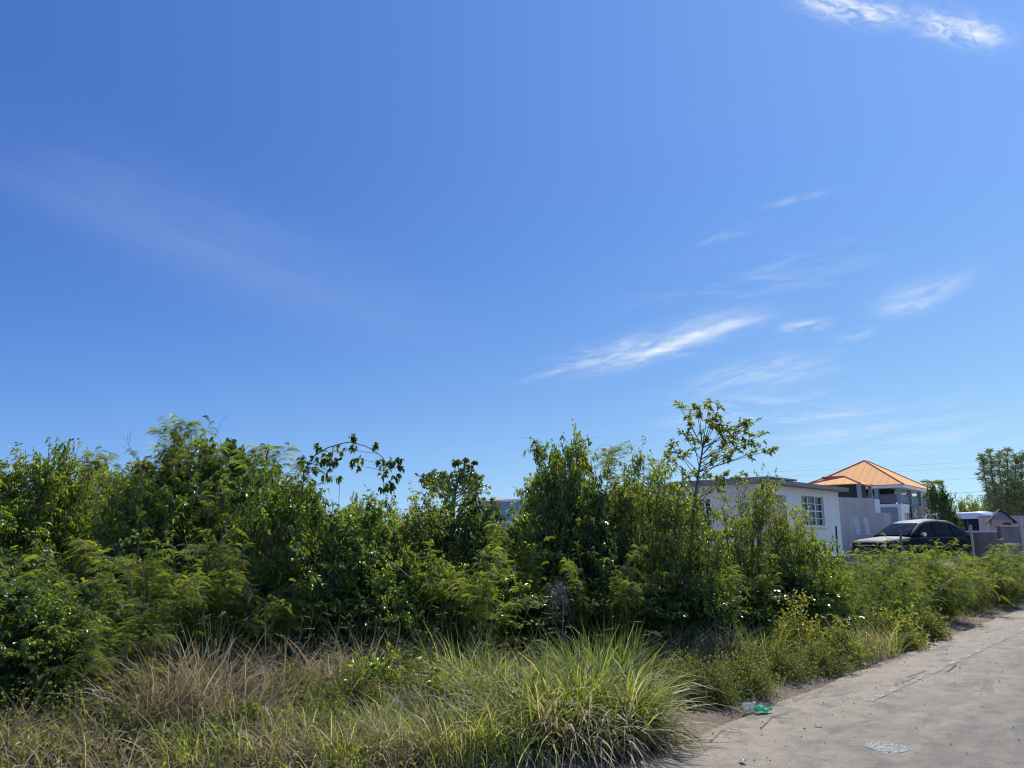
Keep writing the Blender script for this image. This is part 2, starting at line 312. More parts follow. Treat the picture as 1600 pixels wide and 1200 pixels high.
def feather_proto(seed, H, R, whips=17, shoots=12, fr=13, L=(.15, .25), leafmat='feather', low=.12, pods=14, K=9, lean=1.0):
    rng = np.random.default_rng(seed); A = Buf(); B = Buf(); C = Buf()
    a = rng.uniform(0, 6.28, whips); r0 = rng.uniform(.03, .3, whips)
    p0 = np.stack([r0 * np.cos(a), r0 * np.sin(a), np.zeros(whips) - .03], 1)
    rr = R * rng.uniform(.2, 1, whips) * lean; p2 = np.stack([rr * np.cos(a), rr * np.sin(a), H * rng.uniform(.55, 1., whips) * (1 - .28 * (rr / R) ** 2)], 1)
    p1 = np.stack([p2[:, 0] * .35, p2[:, 1] * .35, p2[:, 2] * .6], 1) + rng.normal(size=(whips, 3)) * .08
    st = bez(p0, p1, p2, 10); tubes(A, st, rng.uniform(.008, .018, whips), .003, 5)
    n = whips * shoots; tp = rng.uniform(low, .97, (whips, shoots)); s0, tg = at_param(st, tp); s0 = s0.reshape(-1, 3); tg = tg.reshape(-1, 3)
    out = unit(s0 * np.array([1, 1, 0]) + rng.normal(size=(n, 3)) * .35); td = unit(out * .8 + tg * .45 + rv(rng, n) * .35 + np.array([0, 0, .15]))
    ln = rng.uniform(.25, .62, n)[:, None]; s2 = s0 + td * ln + np.array([0, 0, -1.]) * ln * .15; s2[:, 2] = np.maximum(s2[:, 2], .12); s1 = s0 + td * ln * .5 + np.array([0, 0, .05])
    sh = bez(s0, s1, s2, 5); tubes(A, sh, .004, .0015, 3)
    p, tg = at_param(sh, (np.arange(fr)[None] + rng.uniform(.2, .9, (n, fr))) / fr); p = p.reshape(-1, 3); tg = tg.reshape(-1, 3)
    tt = (np.arange(12)[None] + rng.uniform(0, .9, (whips, 12))) / 12 * .55 + .45; q, tq = at_param(st, tt); q = q.reshape(-1, 3); tq = tq.reshape(-1, 3)
    cr = np.concatenate([np.repeat(rng.uniform(0, 1, n), fr), np.repeat(rng.uniform(0, 1, whips), 12)])
    p = np.concatenate([p, q]); tg = np.concatenate([tg, tq]); m = len(p)
    hz = rng.normal(size=(m, 3)); hz[:, 2] *= .6; fd = unit(unit(hz) * 1.0 + tg * .5 + np.array([0, 0, .3]))
    rnd = np.clip(cr * .5 + rng.uniform(0, 1, m) * .5, 0, 1); fronds(B, p, fd, rng.uniform(*L, m), rnd, rng, K=K)
    if pods:                                # bunches of flat brown pods hanging from shoot tips
        pi = rng.choice(n, pods); c = np.repeat(sh[pi, -1], 7, 0); m = len(c)
        leaves(C, c + rng.normal(size=(m, 3)) * .015, np.array([0, 0, -1.]) + rng.normal(size=(m, 3)) * .25, rng.uniform(.10, .16, m), np.full(m, .016), rng.uniform(0, 1, m), rng, .1, 0)
    return A.mesh('feathery_stems', M['twig'], True), B.mesh('feathery_foliage', M[leafmat]), (C.mesh('feathery_pods', M['pod']) if pods else None)
BP = [(2.5, 1.25), (2.3, 1.15), (2.7, 1.2), (2.2, 1.3)]
PB = [broad_proto(11 + i, h, r) for i, (h, r) in enumerate(BP)]
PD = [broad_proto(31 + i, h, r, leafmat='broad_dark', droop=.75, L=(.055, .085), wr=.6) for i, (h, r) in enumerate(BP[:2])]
PP = [broad_proto(41 + i, h, r, leafmat='broad_pale', clumps=90, L=(.045, .075), wr=.42, tw=6, lv=11, twl=(.2, .5)) for i, (h, r) in enumerate([(2.5, 1.15), (2.4, 1.1)])]
PF = [feather_proto(51 + i, h, r, pods=(4 + 4 * i)) for i, (h, r) in enumerate([(2.6, 1.25), (2.4, 1.3), (2.7, 1.1), (2.3, 1.25)])]
PG = [feather_proto(61 + i, h, r, leafmat='feather_bright', whips=16, shoots=11, fr=12, low=.05, L=(.13, .22), pods=3 + 5 * i) for i, (h, r) in enumerate([(1.5, 1.1), (1.6, 1.2), (1.4, 1.15)])]
KINDS = dict(B=(PB, [b[0] for b in BP], 'broadleaf_shrub', 'shrub'), D=(PD, [2.5, 2.3], 'broadleaf_shrub', 'shrub'), P=(PP, [2.5, 2.4], 'broadleaf_shrub', 'shrub'),
             F=(PF, [2.6, 2.4, 2.7, 2.3], 'feathery_shrub', 'shrub'), G=(PG, [1.5, 1.6, 1.4], 'feathery_shrub', 'shrub'))
COUNT = {}
def plant(kind, px, Y, top, label, group, wsc=1.0, rz=None, base=None, zb=0.0):
    protos, hs_, name, cat = KINDS[kind]; i = COUNT.get(kind, 0); COUNT[kind] = i + 1; j = i % len(protos)
    tip = P(px, top, Y); s = (tip[2] - zb) / hs_[j] * 1.02
    sx = wsc * min(max(s, .75), 1.2)
    t = thing(name, label, cat, (tip[0], tip[1], zb), (i * 2.399 if rz is None else rz), group, (sx, sx, s))
    for nm, me in zip(('stem', 'foliage', 'seed_pods'), protos[j]):
        if me is not None:
            o = link(bpy.data.objects.new(nm, me), t)
            if nm == 'seed_pods': o['kind'] = 'stuff'
    return t
# ------------------------------------------------------------------ ground, road
def ground_mat():
    m, T = mat('dirt'); o = T.new('ShaderNodeTexCoord').outputs['Object']
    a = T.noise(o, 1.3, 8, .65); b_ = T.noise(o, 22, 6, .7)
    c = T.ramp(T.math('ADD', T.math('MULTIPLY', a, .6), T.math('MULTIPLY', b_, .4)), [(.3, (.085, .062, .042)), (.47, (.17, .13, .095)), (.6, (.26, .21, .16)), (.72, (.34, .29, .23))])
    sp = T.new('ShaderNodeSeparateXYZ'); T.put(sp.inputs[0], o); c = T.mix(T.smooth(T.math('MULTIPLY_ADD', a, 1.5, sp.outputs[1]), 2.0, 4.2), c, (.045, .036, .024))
    b = T.new('ShaderNodeBsdfPrincipled'); T.put(b.inputs['Base Color'], c); b.inputs['Roughness'].default_value = .95; b.inputs['Specular IOR Level'].default_value = .2
    bn = T.new('ShaderNodeBump'); bn.inputs['Strength'].default_value = .8; bn.inputs['Distance'].default_value = .03; T.put(bn.inputs['Height'], T.noise(o, 45, 6, .7)); T.l.new(bn.outputs[0], b.inputs['Normal'])
    T.l.new(b.outputs[0], T.new('ShaderNodeOutputMaterial').inputs[0]); return m
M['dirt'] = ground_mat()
def sheet(name, verts, faces, m, kind='structure', parent=None):
    me = bpy.data.meshes.new(name); me.from_pydata([tuple(map(float, v)) for v in verts], [], faces); me.materials.append(m); me.update()
    o = link(bpy.data.objects.new(name, me), parent)
    if kind: o['kind'] = kind
    return o
def grid_sheet(name, xs, ys, zf, m, loc=(0, 0, 0), rz=0.0, smooth=True):
    xs = np.asarray(xs); ys = np.asarray(ys); nx, ny = len(xs), len(ys)
    X, Y_ = np.meshgrid(xs, ys, indexing='ij'); Z = zf(X, Y_); v = np.stack([X, Y_, Z], -1).reshape(-1, 3)
    i = np.arange(nx * ny).reshape(nx, ny); q = np.stack([i[:-1, :-1], i[1:, :-1], i[1:, 1:], i[:-1, 1:]], -1).reshape(-1, 4)
    B = Buf(); B.add(v, q, np.zeros(len(v))); o = bpy.data.objects.new(name, B.mesh(name, m, smooth)); COL.objects.link(o)
    o.location = loc; o.rotation_euler = (0, 0, rz); o['kind'] = 'structure'; return o
rs = np.random.default_rng(5)
_k = rs.normal(size=(26, 2)) * 1.6; _p = rs.uniform(0, 6.28, 26)
def wob(x, y, f=1.0): return sum(np.sin(f * (k[0] * x + k[1] * y) + p) for k, p in zip(_k, _p)) / 26
xs = np.concatenate([[-3000, -800, -200, -60], np.linspace(-30, 40, 180), [70, 200, 800, 3000]])
ys = np.concatenate([[-3000, -800, -100, -30, -12, -9, -6.9, -6.2, -3, -.35], np.linspace(.02, 30, 110), [60, 200, 800, 3000]])
def gz(x, y):          # local y > 0 is the vegetation side; slight hummocks on the verge, level under the asphalt
    near = (np.abs(x) < 45) & (y > .03) & (y < 35)
    return np.where(near, .045 * wob(x, y) * np.clip(y / 1.2, 0, 1) + .012 * wob(x, y, 5) + .004, -.03)
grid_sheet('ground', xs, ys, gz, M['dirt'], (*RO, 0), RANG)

def road_mat():
    m, T = mat('worn_asphalt'); o = T.new('ShaderNodeTexCoord').outputs['Object']
    sp = T.new('ShaderNodeSeparateXYZ'); T.put(sp.inputs[0], o); y = sp.outputs[1]
    st = T.new('ShaderNodeMapping'); st.inputs['Scale'].default_value = (.35, 1.3, 1); T.put(st.inputs[0], o)
    big = T.noise(st.outputs[0], 1.4, 6, .6, .4); mid = T.noise(o, 7, 6, .65); fine = T.noise(o, 95, 3, .7); grit = T.noise(o, 260, 2, .8)
    dust = T.smooth(T.math('ADD', y, T.math('MULTIPLY_ADD', mid, .8, -.4)), -1.7, -.1)
    c = T.ramp(big, [(.3, (.150, .132, .104)), (.5, (.200, .175, .136)), (.68, (.255, .219, .166))])
    c = T.mix(T.math('MULTIPLY', dust, .75), c, (.30, .246, .180))
    f = T.math('MULTIPLY_ADD', fine, .55, T.math('MULTIPLY', grit, .45)); g = T.ramp(f, [(.36, .45), (.46, .86), (.53, 1.06), (.6, 1.3), (.68, 1.75)])
    c = T.mix(1.0, c, g, 'MULTIPLY')
    c = T.mix(1.0, c, T.ramp(T.noise(o, 3.4, 9, .75), [(.34, (.70, .70, .69)), (.5, (1, 1, 1)), (.64, (1.18, 1.15, 1.1))]), 'MULTIPLY')
    stain = T.smooth(T.noise(st.outputs[0], 2.3, 6, .65, .8), .52, .68); c = T.mix(T.math('MULTIPLY', stain, .62), c, (.105, .095, .082))
    b = T.new('ShaderNodeBsdfPrincipled'); T.put(b.inputs['Base Color'], c); b.inputs['Roughness'].default_value = .85; b.inputs['Specular IOR Level'].default_value = .3
    bn = T.new('ShaderNodeBump'); bn.inputs['Strength'].default_value = .7; bn.inputs['Distance'].default_value = .008; T.put(bn.inputs['Height'], f); T.l.new(bn.outputs[0], b.inputs['Normal'])
    T.l.new(b.outputs[0], T.new('ShaderNodeOutputMaterial').inputs[0]); return m
M['road'] = road_mat()
xs = np.concatenate([[-300, -60, -20], np.linspace(-9, 30, 500), [60, 120, 400]]); ysn = np.array([-6.5, -5, -4, -3, -2.4, -1.8, -1.3, -.9, -.5, -.2, 0.0])
me_y = lambda X, Y_: Y_
def road_build():
    X, Y_ = np.meshgrid(xs, ysn, indexing='ij')
    e = .07 * wob(X, 0 * X, 2.2) * 2 + .03 * wob(X, 0 * X + 3, 9) * 2; Y2 = Y_ + e * np.clip((Y_ + .5) / .5, 0, 1) + .02
    Z = .016 + .008 * wob(X, Y_, .5) * (Y_ < -.1); nx, ny = X.shape
    low = np.stack([X[:, -1], Y2[:, -1] + .02, 0 * X[:, -1] - .03], -1)
    v = np.concatenate([np.stack([X, Y2, Z], -1).reshape(-1, 3), low]); i = np.arange(nx * ny).reshape(nx, ny)
    q = np.stack([i[:-1, :-1], i[1:, :-1], i[1:, 1:], i[:-1, 1:]], -1).reshape(-1, 4); l = nx * ny + np.arange(nx)
    q2 = np.stack([i[:-1, -1], i[1:, -1], l[1:], l[:-1]], -1); B = Buf(); B.add(v, np.concatenate([q, q2]), np.zeros(len(v)))
    o = bpy.data.objects.new('road', B.mesh('road', M['road'], True)); COL.objects.link(o); o.location = (*RO, 0); o.rotation_euler = (0, 0, RANG); o['kind'] = 'structure'; return o
road = road_build()
def line_mat():
    m, T = mat('worn_white_paint'); o = T.new('ShaderNodeTexCoord').outputs['Object']
    sp = T.new('ShaderNodeSeparateXYZ'); T.put(sp.inputs[0], o)
    f = T.smooth(T.math('ADD', T.noise(o, 28, 6, .7), T.math('MULTIPLY', T.noise(o, 3, 4, .6), .5)), .62, .85)
    b = T.new('ShaderNodeBsdfPrincipled'); T.put(b.inputs['Base Color'], T.mix(T.noise(o, 60, 3, .6), (.24, .215, .18), (.34, .31, .27))); b.inputs['Roughness'].default_value = .8
    tr = T.new('ShaderNodeBsdfTransparent'); mx = T.new('ShaderNodeMixShader'); T.put(mx.inputs[0], f)
    T.l.new(tr.outputs[0], mx.inputs[1]); T.l.new(b.outputs[0], mx.inputs[2]); T.l.new(mx.outputs[0], T.new('ShaderNodeOutputMaterial').inputs[0]); return m
M['line'] = line_mat()
def strip(name, s0, s1, yc, wdt, m, z, wobble=.012, n=120):
    x = np.linspace(s0, s1, n); yy = yc - .011 * (x - 4) + wobble * wob(x, 0 * x, 3) * 3
    v = np.concatenate([np.stack([x, yy - wdt / 2, 0 * x + z], -1), np.stack([x, yy + wdt / 2, 0 * x + z], -1)])
    q = np.stack([np.arange(n - 1), np.arange(1, n), n + np.arange(1, n), n + np.arange(n - 1)], -1); B = Buf(); B.add(v, q, np.zeros(len(v)))
    return B.mesh(name, m)
o = link(bpy.data.objects.new('edge_line', strip('edge_line', 3.2, 24, -.64, .075, M['line'], .021)), road); o['kind'] = 'structure'
M['crack'] = principled('crack_filler', (.10, .09, .078), .9)
for a_, b_, y_ in ((4.2, 5.1, -.60), (4.9, 5.5, -.54), (5.6, 6.2, -.74)):
    o = link(bpy.data.objects.new('crack', strip('crack', a_, b_, y_, .014, M['crack'], .0245, .03, 30)), road); o['kind'] = 'structure'
# pale speckled round patch pressed into the asphalt
def patch():
    m, T = mat('speckled_glass_patch'); o = T.new('ShaderNodeTexCoord').outputs['Object']
    v = T.new('ShaderNodeTexVoronoi'); T.put(v.inputs['Vector'], o); v.inputs['Scale'].default_value = 95
    c = T.ramp(v.outputs['Color'], [(.15, (.08, .08, .07)), (.5, (.18, .18, .16)), (.7, (.29, .29, .265)), (.9, (.62, .62, .59))])
    b = T.new('ShaderNodeBsdfPrincipled'); T.put(b.inputs['Base Color'], c); b.inputs['Roughness'].default_value = .6; b.inputs['Specular IOR Level'].default_value = .2
    bn = T.new('ShaderNodeBump'); bn.inputs['Strength'].default_value = .9; bn.inputs['Distance'].default_value = .006; T.put(bn.inputs['Height'], v.outputs['Distance']); T.l.new(bn.outputs[0], b.inputs['Normal'])
    T.l.new(b.outputs[0], T.new('ShaderNodeOutputMaterial').inputs[0])
    c0 = G(1385, 1172); vs_ = []; n = 40
    for j, (r, z) in enumerate(((.001, .0245), (.09, .0245), (.150, .0235), (.166, .016))):
        for i in range(n):
            a = 6.2832 * i / n; k = r * (1 + .03 * math.sin(3 * a) + .02 * math.sin(7 * a)); vs_.append((c0[0] + k * math.cos(a), c0[1] + k * math.sin(a), z))
    fs = [(j * n + i, j * n + (i + 1) % n, (j + 1) * n + (i + 1) % n, (j + 1) * n + i) for j in range(3) for i in range(n)]
    o = sheet('road_patch', vs_, fs, m, None); tag(o, 'pale speckled round patch in the grey asphalt near the bottom edge', 'patch')
patch()
# ------------------------------------------------------------------ building helpers
M['white'] = principled('white_render', (.90, .82, .74), .85, var=.05, scale=1.2, bump=.15, bscale=60, streak=True)
M['trim'] = principled('white_trim', (.78, .78, .78), .5, var=.03)
M['fascia'] = principled('grey_brown_fascia', (.30, .265, .25), .8, var=.15, scale=4)
M['glass'] = principled('dark_glass', (.03, .026, .024), .25, spec=.3, var=.4, scale=3)
M['concrete'] = principled('grey_concrete', (.53, .445, .40), .9, var=.14, scale=2.2, bump=.4, bscale=25, streak=True)
M['concrete_d'] = principled('dark_concrete', (.24, .205, .185), .9, var=.25, scale=3, bump=.4, bscale=25, streak=True)
M['orange'] = principled('orange_metal_roof', (.86, .42, .15), .78, spec=.10, var=.07, scale=1.0)
M['orange_rib'] = principled('orange_roof_seam', (.62, .26, .12), .7, spec=.15, var=.08)
M['ridge'] = principled('red_roof_ridge', (.58, .19, .11), .7, spec=.15, var=.08)
M['bluegrey'] = principled('blue_grey_paint', (.27, .31, .36), .7, var=.08)
M['dark'] = principled('dark_interior', (.05, .048, .055), .9, var=.2)
M['maroon'] = principled('maroon_paint', (.18, .12, .13), .8, var=.15)
M['rail'] = principled('grey_rail', (.16, .18, .21), .5, metal=.3)
M['blue_zinc'] = principled('blue_corrugated_zinc', (.18, .30, .50), .55, spec=.5, var=.10, scale=2.0, streak=True)
M['white_paint'] = principled('fresh_white_paint', (.80, .80, .80), .7, var=.04)
M['faded_paint'] = principled('faded_white_paint', (.68, .62, .58), .85, var=.22, scale=7)
M['iron'] = principled('dark_iron', (.05, .05, .05), .7, metal=.4, var=.3)
def add_box(bm, x0, x1, y0, y1, z0, z1, bev=0):
    r = bmesh.ops.create_cube(bm, size=1.0, matrix=Matrix.Translation(((x0 + x1) / 2, (y0 + y1) / 2, (z0 + z1) / 2)) @ Matrix.Diagonal((x1 - x0, y1 - y0, z1 - z0, 1)))
    if bev: bmesh.ops.bevel(bm, geom=list({e for v in r['verts'] for e in v.link_edges}), offset=bev, segments=2, affect='EDGES')
def fin(name, bm, m, parent=None, smooth=False):
    me = bpy.data.meshes.new(name); bmesh.ops.recalc_face_normals(bm, faces=bm.faces); bm.to_mesh(me); bm.free(); me.materials.append(m)
    if smooth:
        for p in me.polygons: p.use_smooth = True
    return link(bpy.data.objects.new(name, me), parent)
def box(name, m, parent, *d, bev=0):
    bm = bmesh.new(); add_box(bm, *d, bev=bev); return fin(name, bm, m, parent)
def poly(name, m, parent, verts, faces, smooth=False):
    bm = bmesh.new(); vv = [bm.verts.new(tuple(map(float, v))) for v in verts]
    for f in faces: bm.faces.new([vv[i] for i in f])
    return fin(name, bm, m, parent, smooth)
def pierced(name, m, parent, origin, ux, L, H, holes, th, z0=0, inward=None):
    """wall with real openings; origin (x,y) local, ux unit along, inward unit thickness direction"""
    xs_ = sorted({0, L, *[h[0] for h in holes], *[h[1] for h in holes]}); zs_ = sorted({z0, H, *[h[2] for h in holes], *[h[3] for h in holes]})
    solid = lambda i, j: 0 <= i < len(xs_) - 1 and 0 <= j < len(zs_) - 1 and not any(h[0] - 1e-6 <= xs_[i] and xs_[i + 1] <= h[1] + 1e-6 and h[2] - 1e-6 <= zs_[j] and zs_[j + 1] <= h[3] + 1e-6 for h in holes)
    bm = bmesh.new()
    def pt(x, z, t): return bm.verts.new((origin[0] + ux[0] * x + inward[0] * t, origin[1] + ux[1] * x + inward[1] * t, z))
    for i in range(len(xs_) - 1):
        for j in range(len(zs_) - 1):
            if not solid(i, j): continue
            a, b, c, d = xs_[i], xs_[i + 1], zs_[j], zs_[j + 1]
            for t in (0, th): bm.faces.new([pt(a, c, t), pt(b, c, t), pt(b, d, t), pt(a, d, t)])
            for (di, dj, q) in ((-1, 0, (a, c, a, d)), (1, 0, (b, c, b, d)), (0, -1, (a, c, b, c)), (0, 1, (a, d, b, d))):
                if not solid(i + di, j + dj): bm.faces.new([pt(q[0], q[1], 0), pt(q[2], q[3], 0), pt(q[2], q[3], th), pt(q[0], q[1], th)])
    bmesh.ops.remove_doubles(bm, verts=bm.verts, dist=1e-4); return fin(name, bm, m, parent)
# raised building lots behind the thicket
M['yard'] = principled('marl_yard', (.34, .31, .27), .95, var=.2, scale=3, bump=.3)
def yard_z(x, y):
    return np.clip((y - 9.0) / 4, 0, 1) * .6
def ground_h(x, y):
    s_, t_ = toF(x, y); return float(yard_z(s_, -t_)) if s_ > 0 else 0.0
xs = np.linspace(-.01, 90, 40); ysl = np.array([6.0, 9, 10, 11, 12, 13, 20, 40, 90])
grid_sheet('yard_ground', np.array([-2, 0, 1, 2, 4, 8, 20, 50, 130.]), ysl, lambda X, Y_: np.clip((Y_ - 8.2) / 2, 0, 1) * np.clip((X + 2) / 2, 0, 1) * .62 - .06, M['yard'], (*RO, 0), RANG)
# ---- white house
H0 = P(1186, 748, 20.5); ang = math.radians(45.5)
def wp(px, py, Y): return P(px, py, Y)
hz = 0.5
house = thing('white_house', 'single storey white rendered house with flat grey roof and six light window', 'house', (H0[0], H0[1], hz), ang)
ztop = H0[2] - hz - .12
def project_local(px, origin, angle, side='x'):
    """distance along the local x axis (or y axis) at which the facade is seen in pixel column px"""
    u = (px - 800) / FPX
    dx, dy = (math.cos(angle), math.sin(angle)) if side == 'x' else (-math.sin(angle), math.cos(angle))
    # (ox + t dx) = u * k * (oy + t dy); the pitch makes k about 1/cos for points near the horizon
    lo, hi = (-2, 16) if side == "x" else (-1, 14)
    def f(t):
        x, y = origin[0] + t * dx, origin[1] + t * dy; z = 1.0
        yc = y * math.cos(PITCH) + z * math.sin(PITCH); return x / yc - u
    for _ in range(60):
        mid = (lo + hi) / 2
        if (f(lo) < 0) == (f(mid) < 0): lo = mid
        else: hi = mid
    return (lo + hi) / 2
XL = {k: project_local(k, H0, ang) for k in (1192, 1228, 1253, 1287, 1311, 1325)}
print('house x', {k: round(v, 2) for k, v in XL.items()})
Lw = XL[1311]; Dp = 2.9
wz0, wz1 = 1.47, 2.33
pierced('front_wall', M['white'], house, (0, 0), (1, 0), Lw, ztop, [(XL[1253], XL[1287], wz0, wz1), (XL[1192], XL[1228], .05, 2.28)], .16, 0, (0, 1))
pierced('side_wall', M['white'], house, (0, .163), (0, 1), Dp, ztop, [(1.35, 1.75, 1.75, 2.2)], .16, 0, (1, 0))
box('rear_wall', M['white'], house, .163, Lw, Dp + .17, Dp + .33, 0, ztop - .003)
box('end_wall', M['white'], house, Lw - .16, Lw, .163, Dp + .167, 0, ztop - .003)
# doorway recess
bm = bmesh.new(); x0, x1 = XL[1192], XL[1228]
add_box(bm, x0 - .06, x1 + .06, .95, 1.05, .05, 2.4); add_box(bm, x0 - .12, x0 - .003, .17, 1.05, .05, 2.4); add_box(bm, x1 + .003, x1 + .12, .17, 1.05, .05, 2.4); add_box(bm, x0 - .12, x1 + .12, .17, 1.05, 2.283, 2.42)
fin('door_recess', M['white'] and M['concrete'], house) if False else fin('door_recess', bm, M['white'], house)
box('door', M['concrete_d'], house, x0 + .35, x0 + 1.2, .90, .947, .05, 2.1)
rf = bmesh.new(); add_box(rf, -.2, Lw + .32, -.22, Dp + .4, ztop + .003, ztop + .12); fin('roof', rf, M['fascia'], house)
box('roof_parapet', M['fascia'], house, .2, Lw * .36, -.2, Dp, ztop + .143, ztop + .19)
# six-light window
def window(parent, x0, x1, z0, z1, y, cols, rows):
    bm = bmesh.new(); fw = .045
    for i in range(cols + 1):
        x = x0 + (x1 - x0) * i / cols; add_box(bm, max(x0, x - fw / 2) if i else x0, x + fw / 2 if i < cols else x1, y, y + .06, z0, z1)
    f = fin('window', bm, M['trim'], parent)
    me = None
    for j in range(rows + 1):
        z = z0 + (z1 - z0) * j / rows; hh = .035 if j % 2 == 0 else .02
        for i in range(cols):
            a = x0 + (x1 - x0) * i / cols + fw / 2 + .001; b = x0 + (x1 - x0) * (i + 1) / cols - fw / 2 - .001
            box('muntin', M['trim'], f, a, b, y + .004, y + .056, max(z0, z - hh / 2), min(z1, z + hh / 2))
    for i in range(cols):
        for j in range(rows):
            a = x0 + (x1 - x0) * i / cols; b = x0 + (x1 - x0) * (i + 1) / cols; c = z0 + (z1 - z0) * j / rows; d = z0 + (z1 - z0) * (j + 1) / rows
            if me is None:
                pb = bmesh.new(); add_box(pb, -(b - a) / 2 + fw / 2, (b - a) / 2 - fw / 2, 0, .012, -(d - c) / 2 + .02, (d - c) / 2 - .02)
                p = fin('pane', pb, M['glass'], f); me = p.data
            else: p = link(bpy.data.objects.new('pane', me), f)
            p.location = ((a + b) / 2, y + .03, (c + d) / 2)
    return f
window(house, XL[1253] + .003, XL[1287] - .003, wz0 + .003, wz1 - .003, .05, 3, 4)
box('window_sill', M['trim'], house, XL[1253] - .05, XL[1287] + .05, -.05, .048, wz0 - .06, wz0 - .003)
sw = window(house, 0, .394, 1.753, 2.197, 0, 2, 2); sw.location = (.05, 1.75 + .163 - .003, 0); sw.rotation_euler = (0, 0, -math.pi / 2)
box('room_floor', M['concrete_d'], house, .2, Lw - .2, 1.1, Dp, .02, .06)
# low wall and posts before the house
lw0 = P(1200, 872, 15.8); lw1 = P(1352, 868, 19.2); la = math.atan2(lw1[1] - lw0[1], lw1[0] - lw0[0]); ll = float(np.linalg.norm((lw1 - lw0)[:2]))
t = thing('low_wall', 'low dark concrete wall between the thicket and the white house', 'wall', (lw0[0], lw0[1], 0), la)
box('block_course', M['concrete_d'], t, 0, ll, 0, .2, -.1, lw0[2] - .063); box('coping', M['concrete_d'], t, -.03, ll + .03, -.03, .23, lw0[2] - .06, lw0[2])
def post(px, pt, pb, Y, r, label, m='iron', lean=0.0):
    a = P(px, pt, Y); bm = bmesh.new(); add_box(bm, -r, r, -r, r, 0, a[2] + .1, bev=r * .3)
    o = fin('fence_post', bm, M[m]); o.location = (a[0], a[1], -.1); o.rotation_euler = (0, lean, .4); tag(o, label, 'post')
post(1302.5, 822, 868, 17.4, .016, 'thin dark metal post standing before the corner of the white house', lean=.035)
post(1406, 826, 850, 19.0, .022, 'short pale metal post before the bonnet of the black car', 'rail')
# ---- stepped grey wall right of the house
def wall_run(name, label, pa, pb, z1, th, m, cat='wall', z0=-.1, cap=None, extra=None):
    a = np.array(pa[:2]); b = np.array(pb[:2]); an = math.atan2(*(b - a)[::-1]); L = float(np.linalg.norm(b - a))
    t = thing(name, label, cat, (a[0], a[1], 0), an); box('wall_body', M[m], t, 0, L, 0, th, z0, z1)
    if cap: box('coping', M[cap], t, -.04, L + .04, -.04, th + .04, z1 + .003, z1 + .07)
    return t, L
a = P(1290, 776, 32); b = P(1366, 777, 33.5); t, L = wall_run('stepped_wall', 'tall grey stepped wall with pale paint patches behind the black car', a, b, a[2] - .0, .22, 'concrete')
L2 = L + 1.0
zz = P(1380, 801, 33.5)[2]; box('wall_lower_step', M['concrete'], t, L + .003, L + 1.0, 0, .22, -.1, zz); box('wall_end_face', M['white_paint'], t, L + .003, L + .34, 0, .22, zz + .003, a[2] - .02)
for q in (.60, .80):
    n = 10; vs_ = []; c = L * q; z0_ = P(1340, 836, 32)[2]; z1_ = P(1340, 807, 32)[2]
    for i in range(n + 1):
        f = i / n; wv = .16 * math.sqrt(max(.05, 1 - (max(0, f - .8) / .2) ** 2)) * (1 + .08 * math.sin(11 * f + q * 9)); x_ = c - .12 * f
        vs_ += [(x_ - wv, -.006, z0_ + (z1_ - z0_) * f), (x_ + wv, -.006, z0_ + (z1_ - z0_) * f)]
    poly('paint_patch', M['faded_paint'], t, vs_, [(2 * i, 2 * i + 1, 2 * i + 3, 2 * i + 2) for i in range(n)])
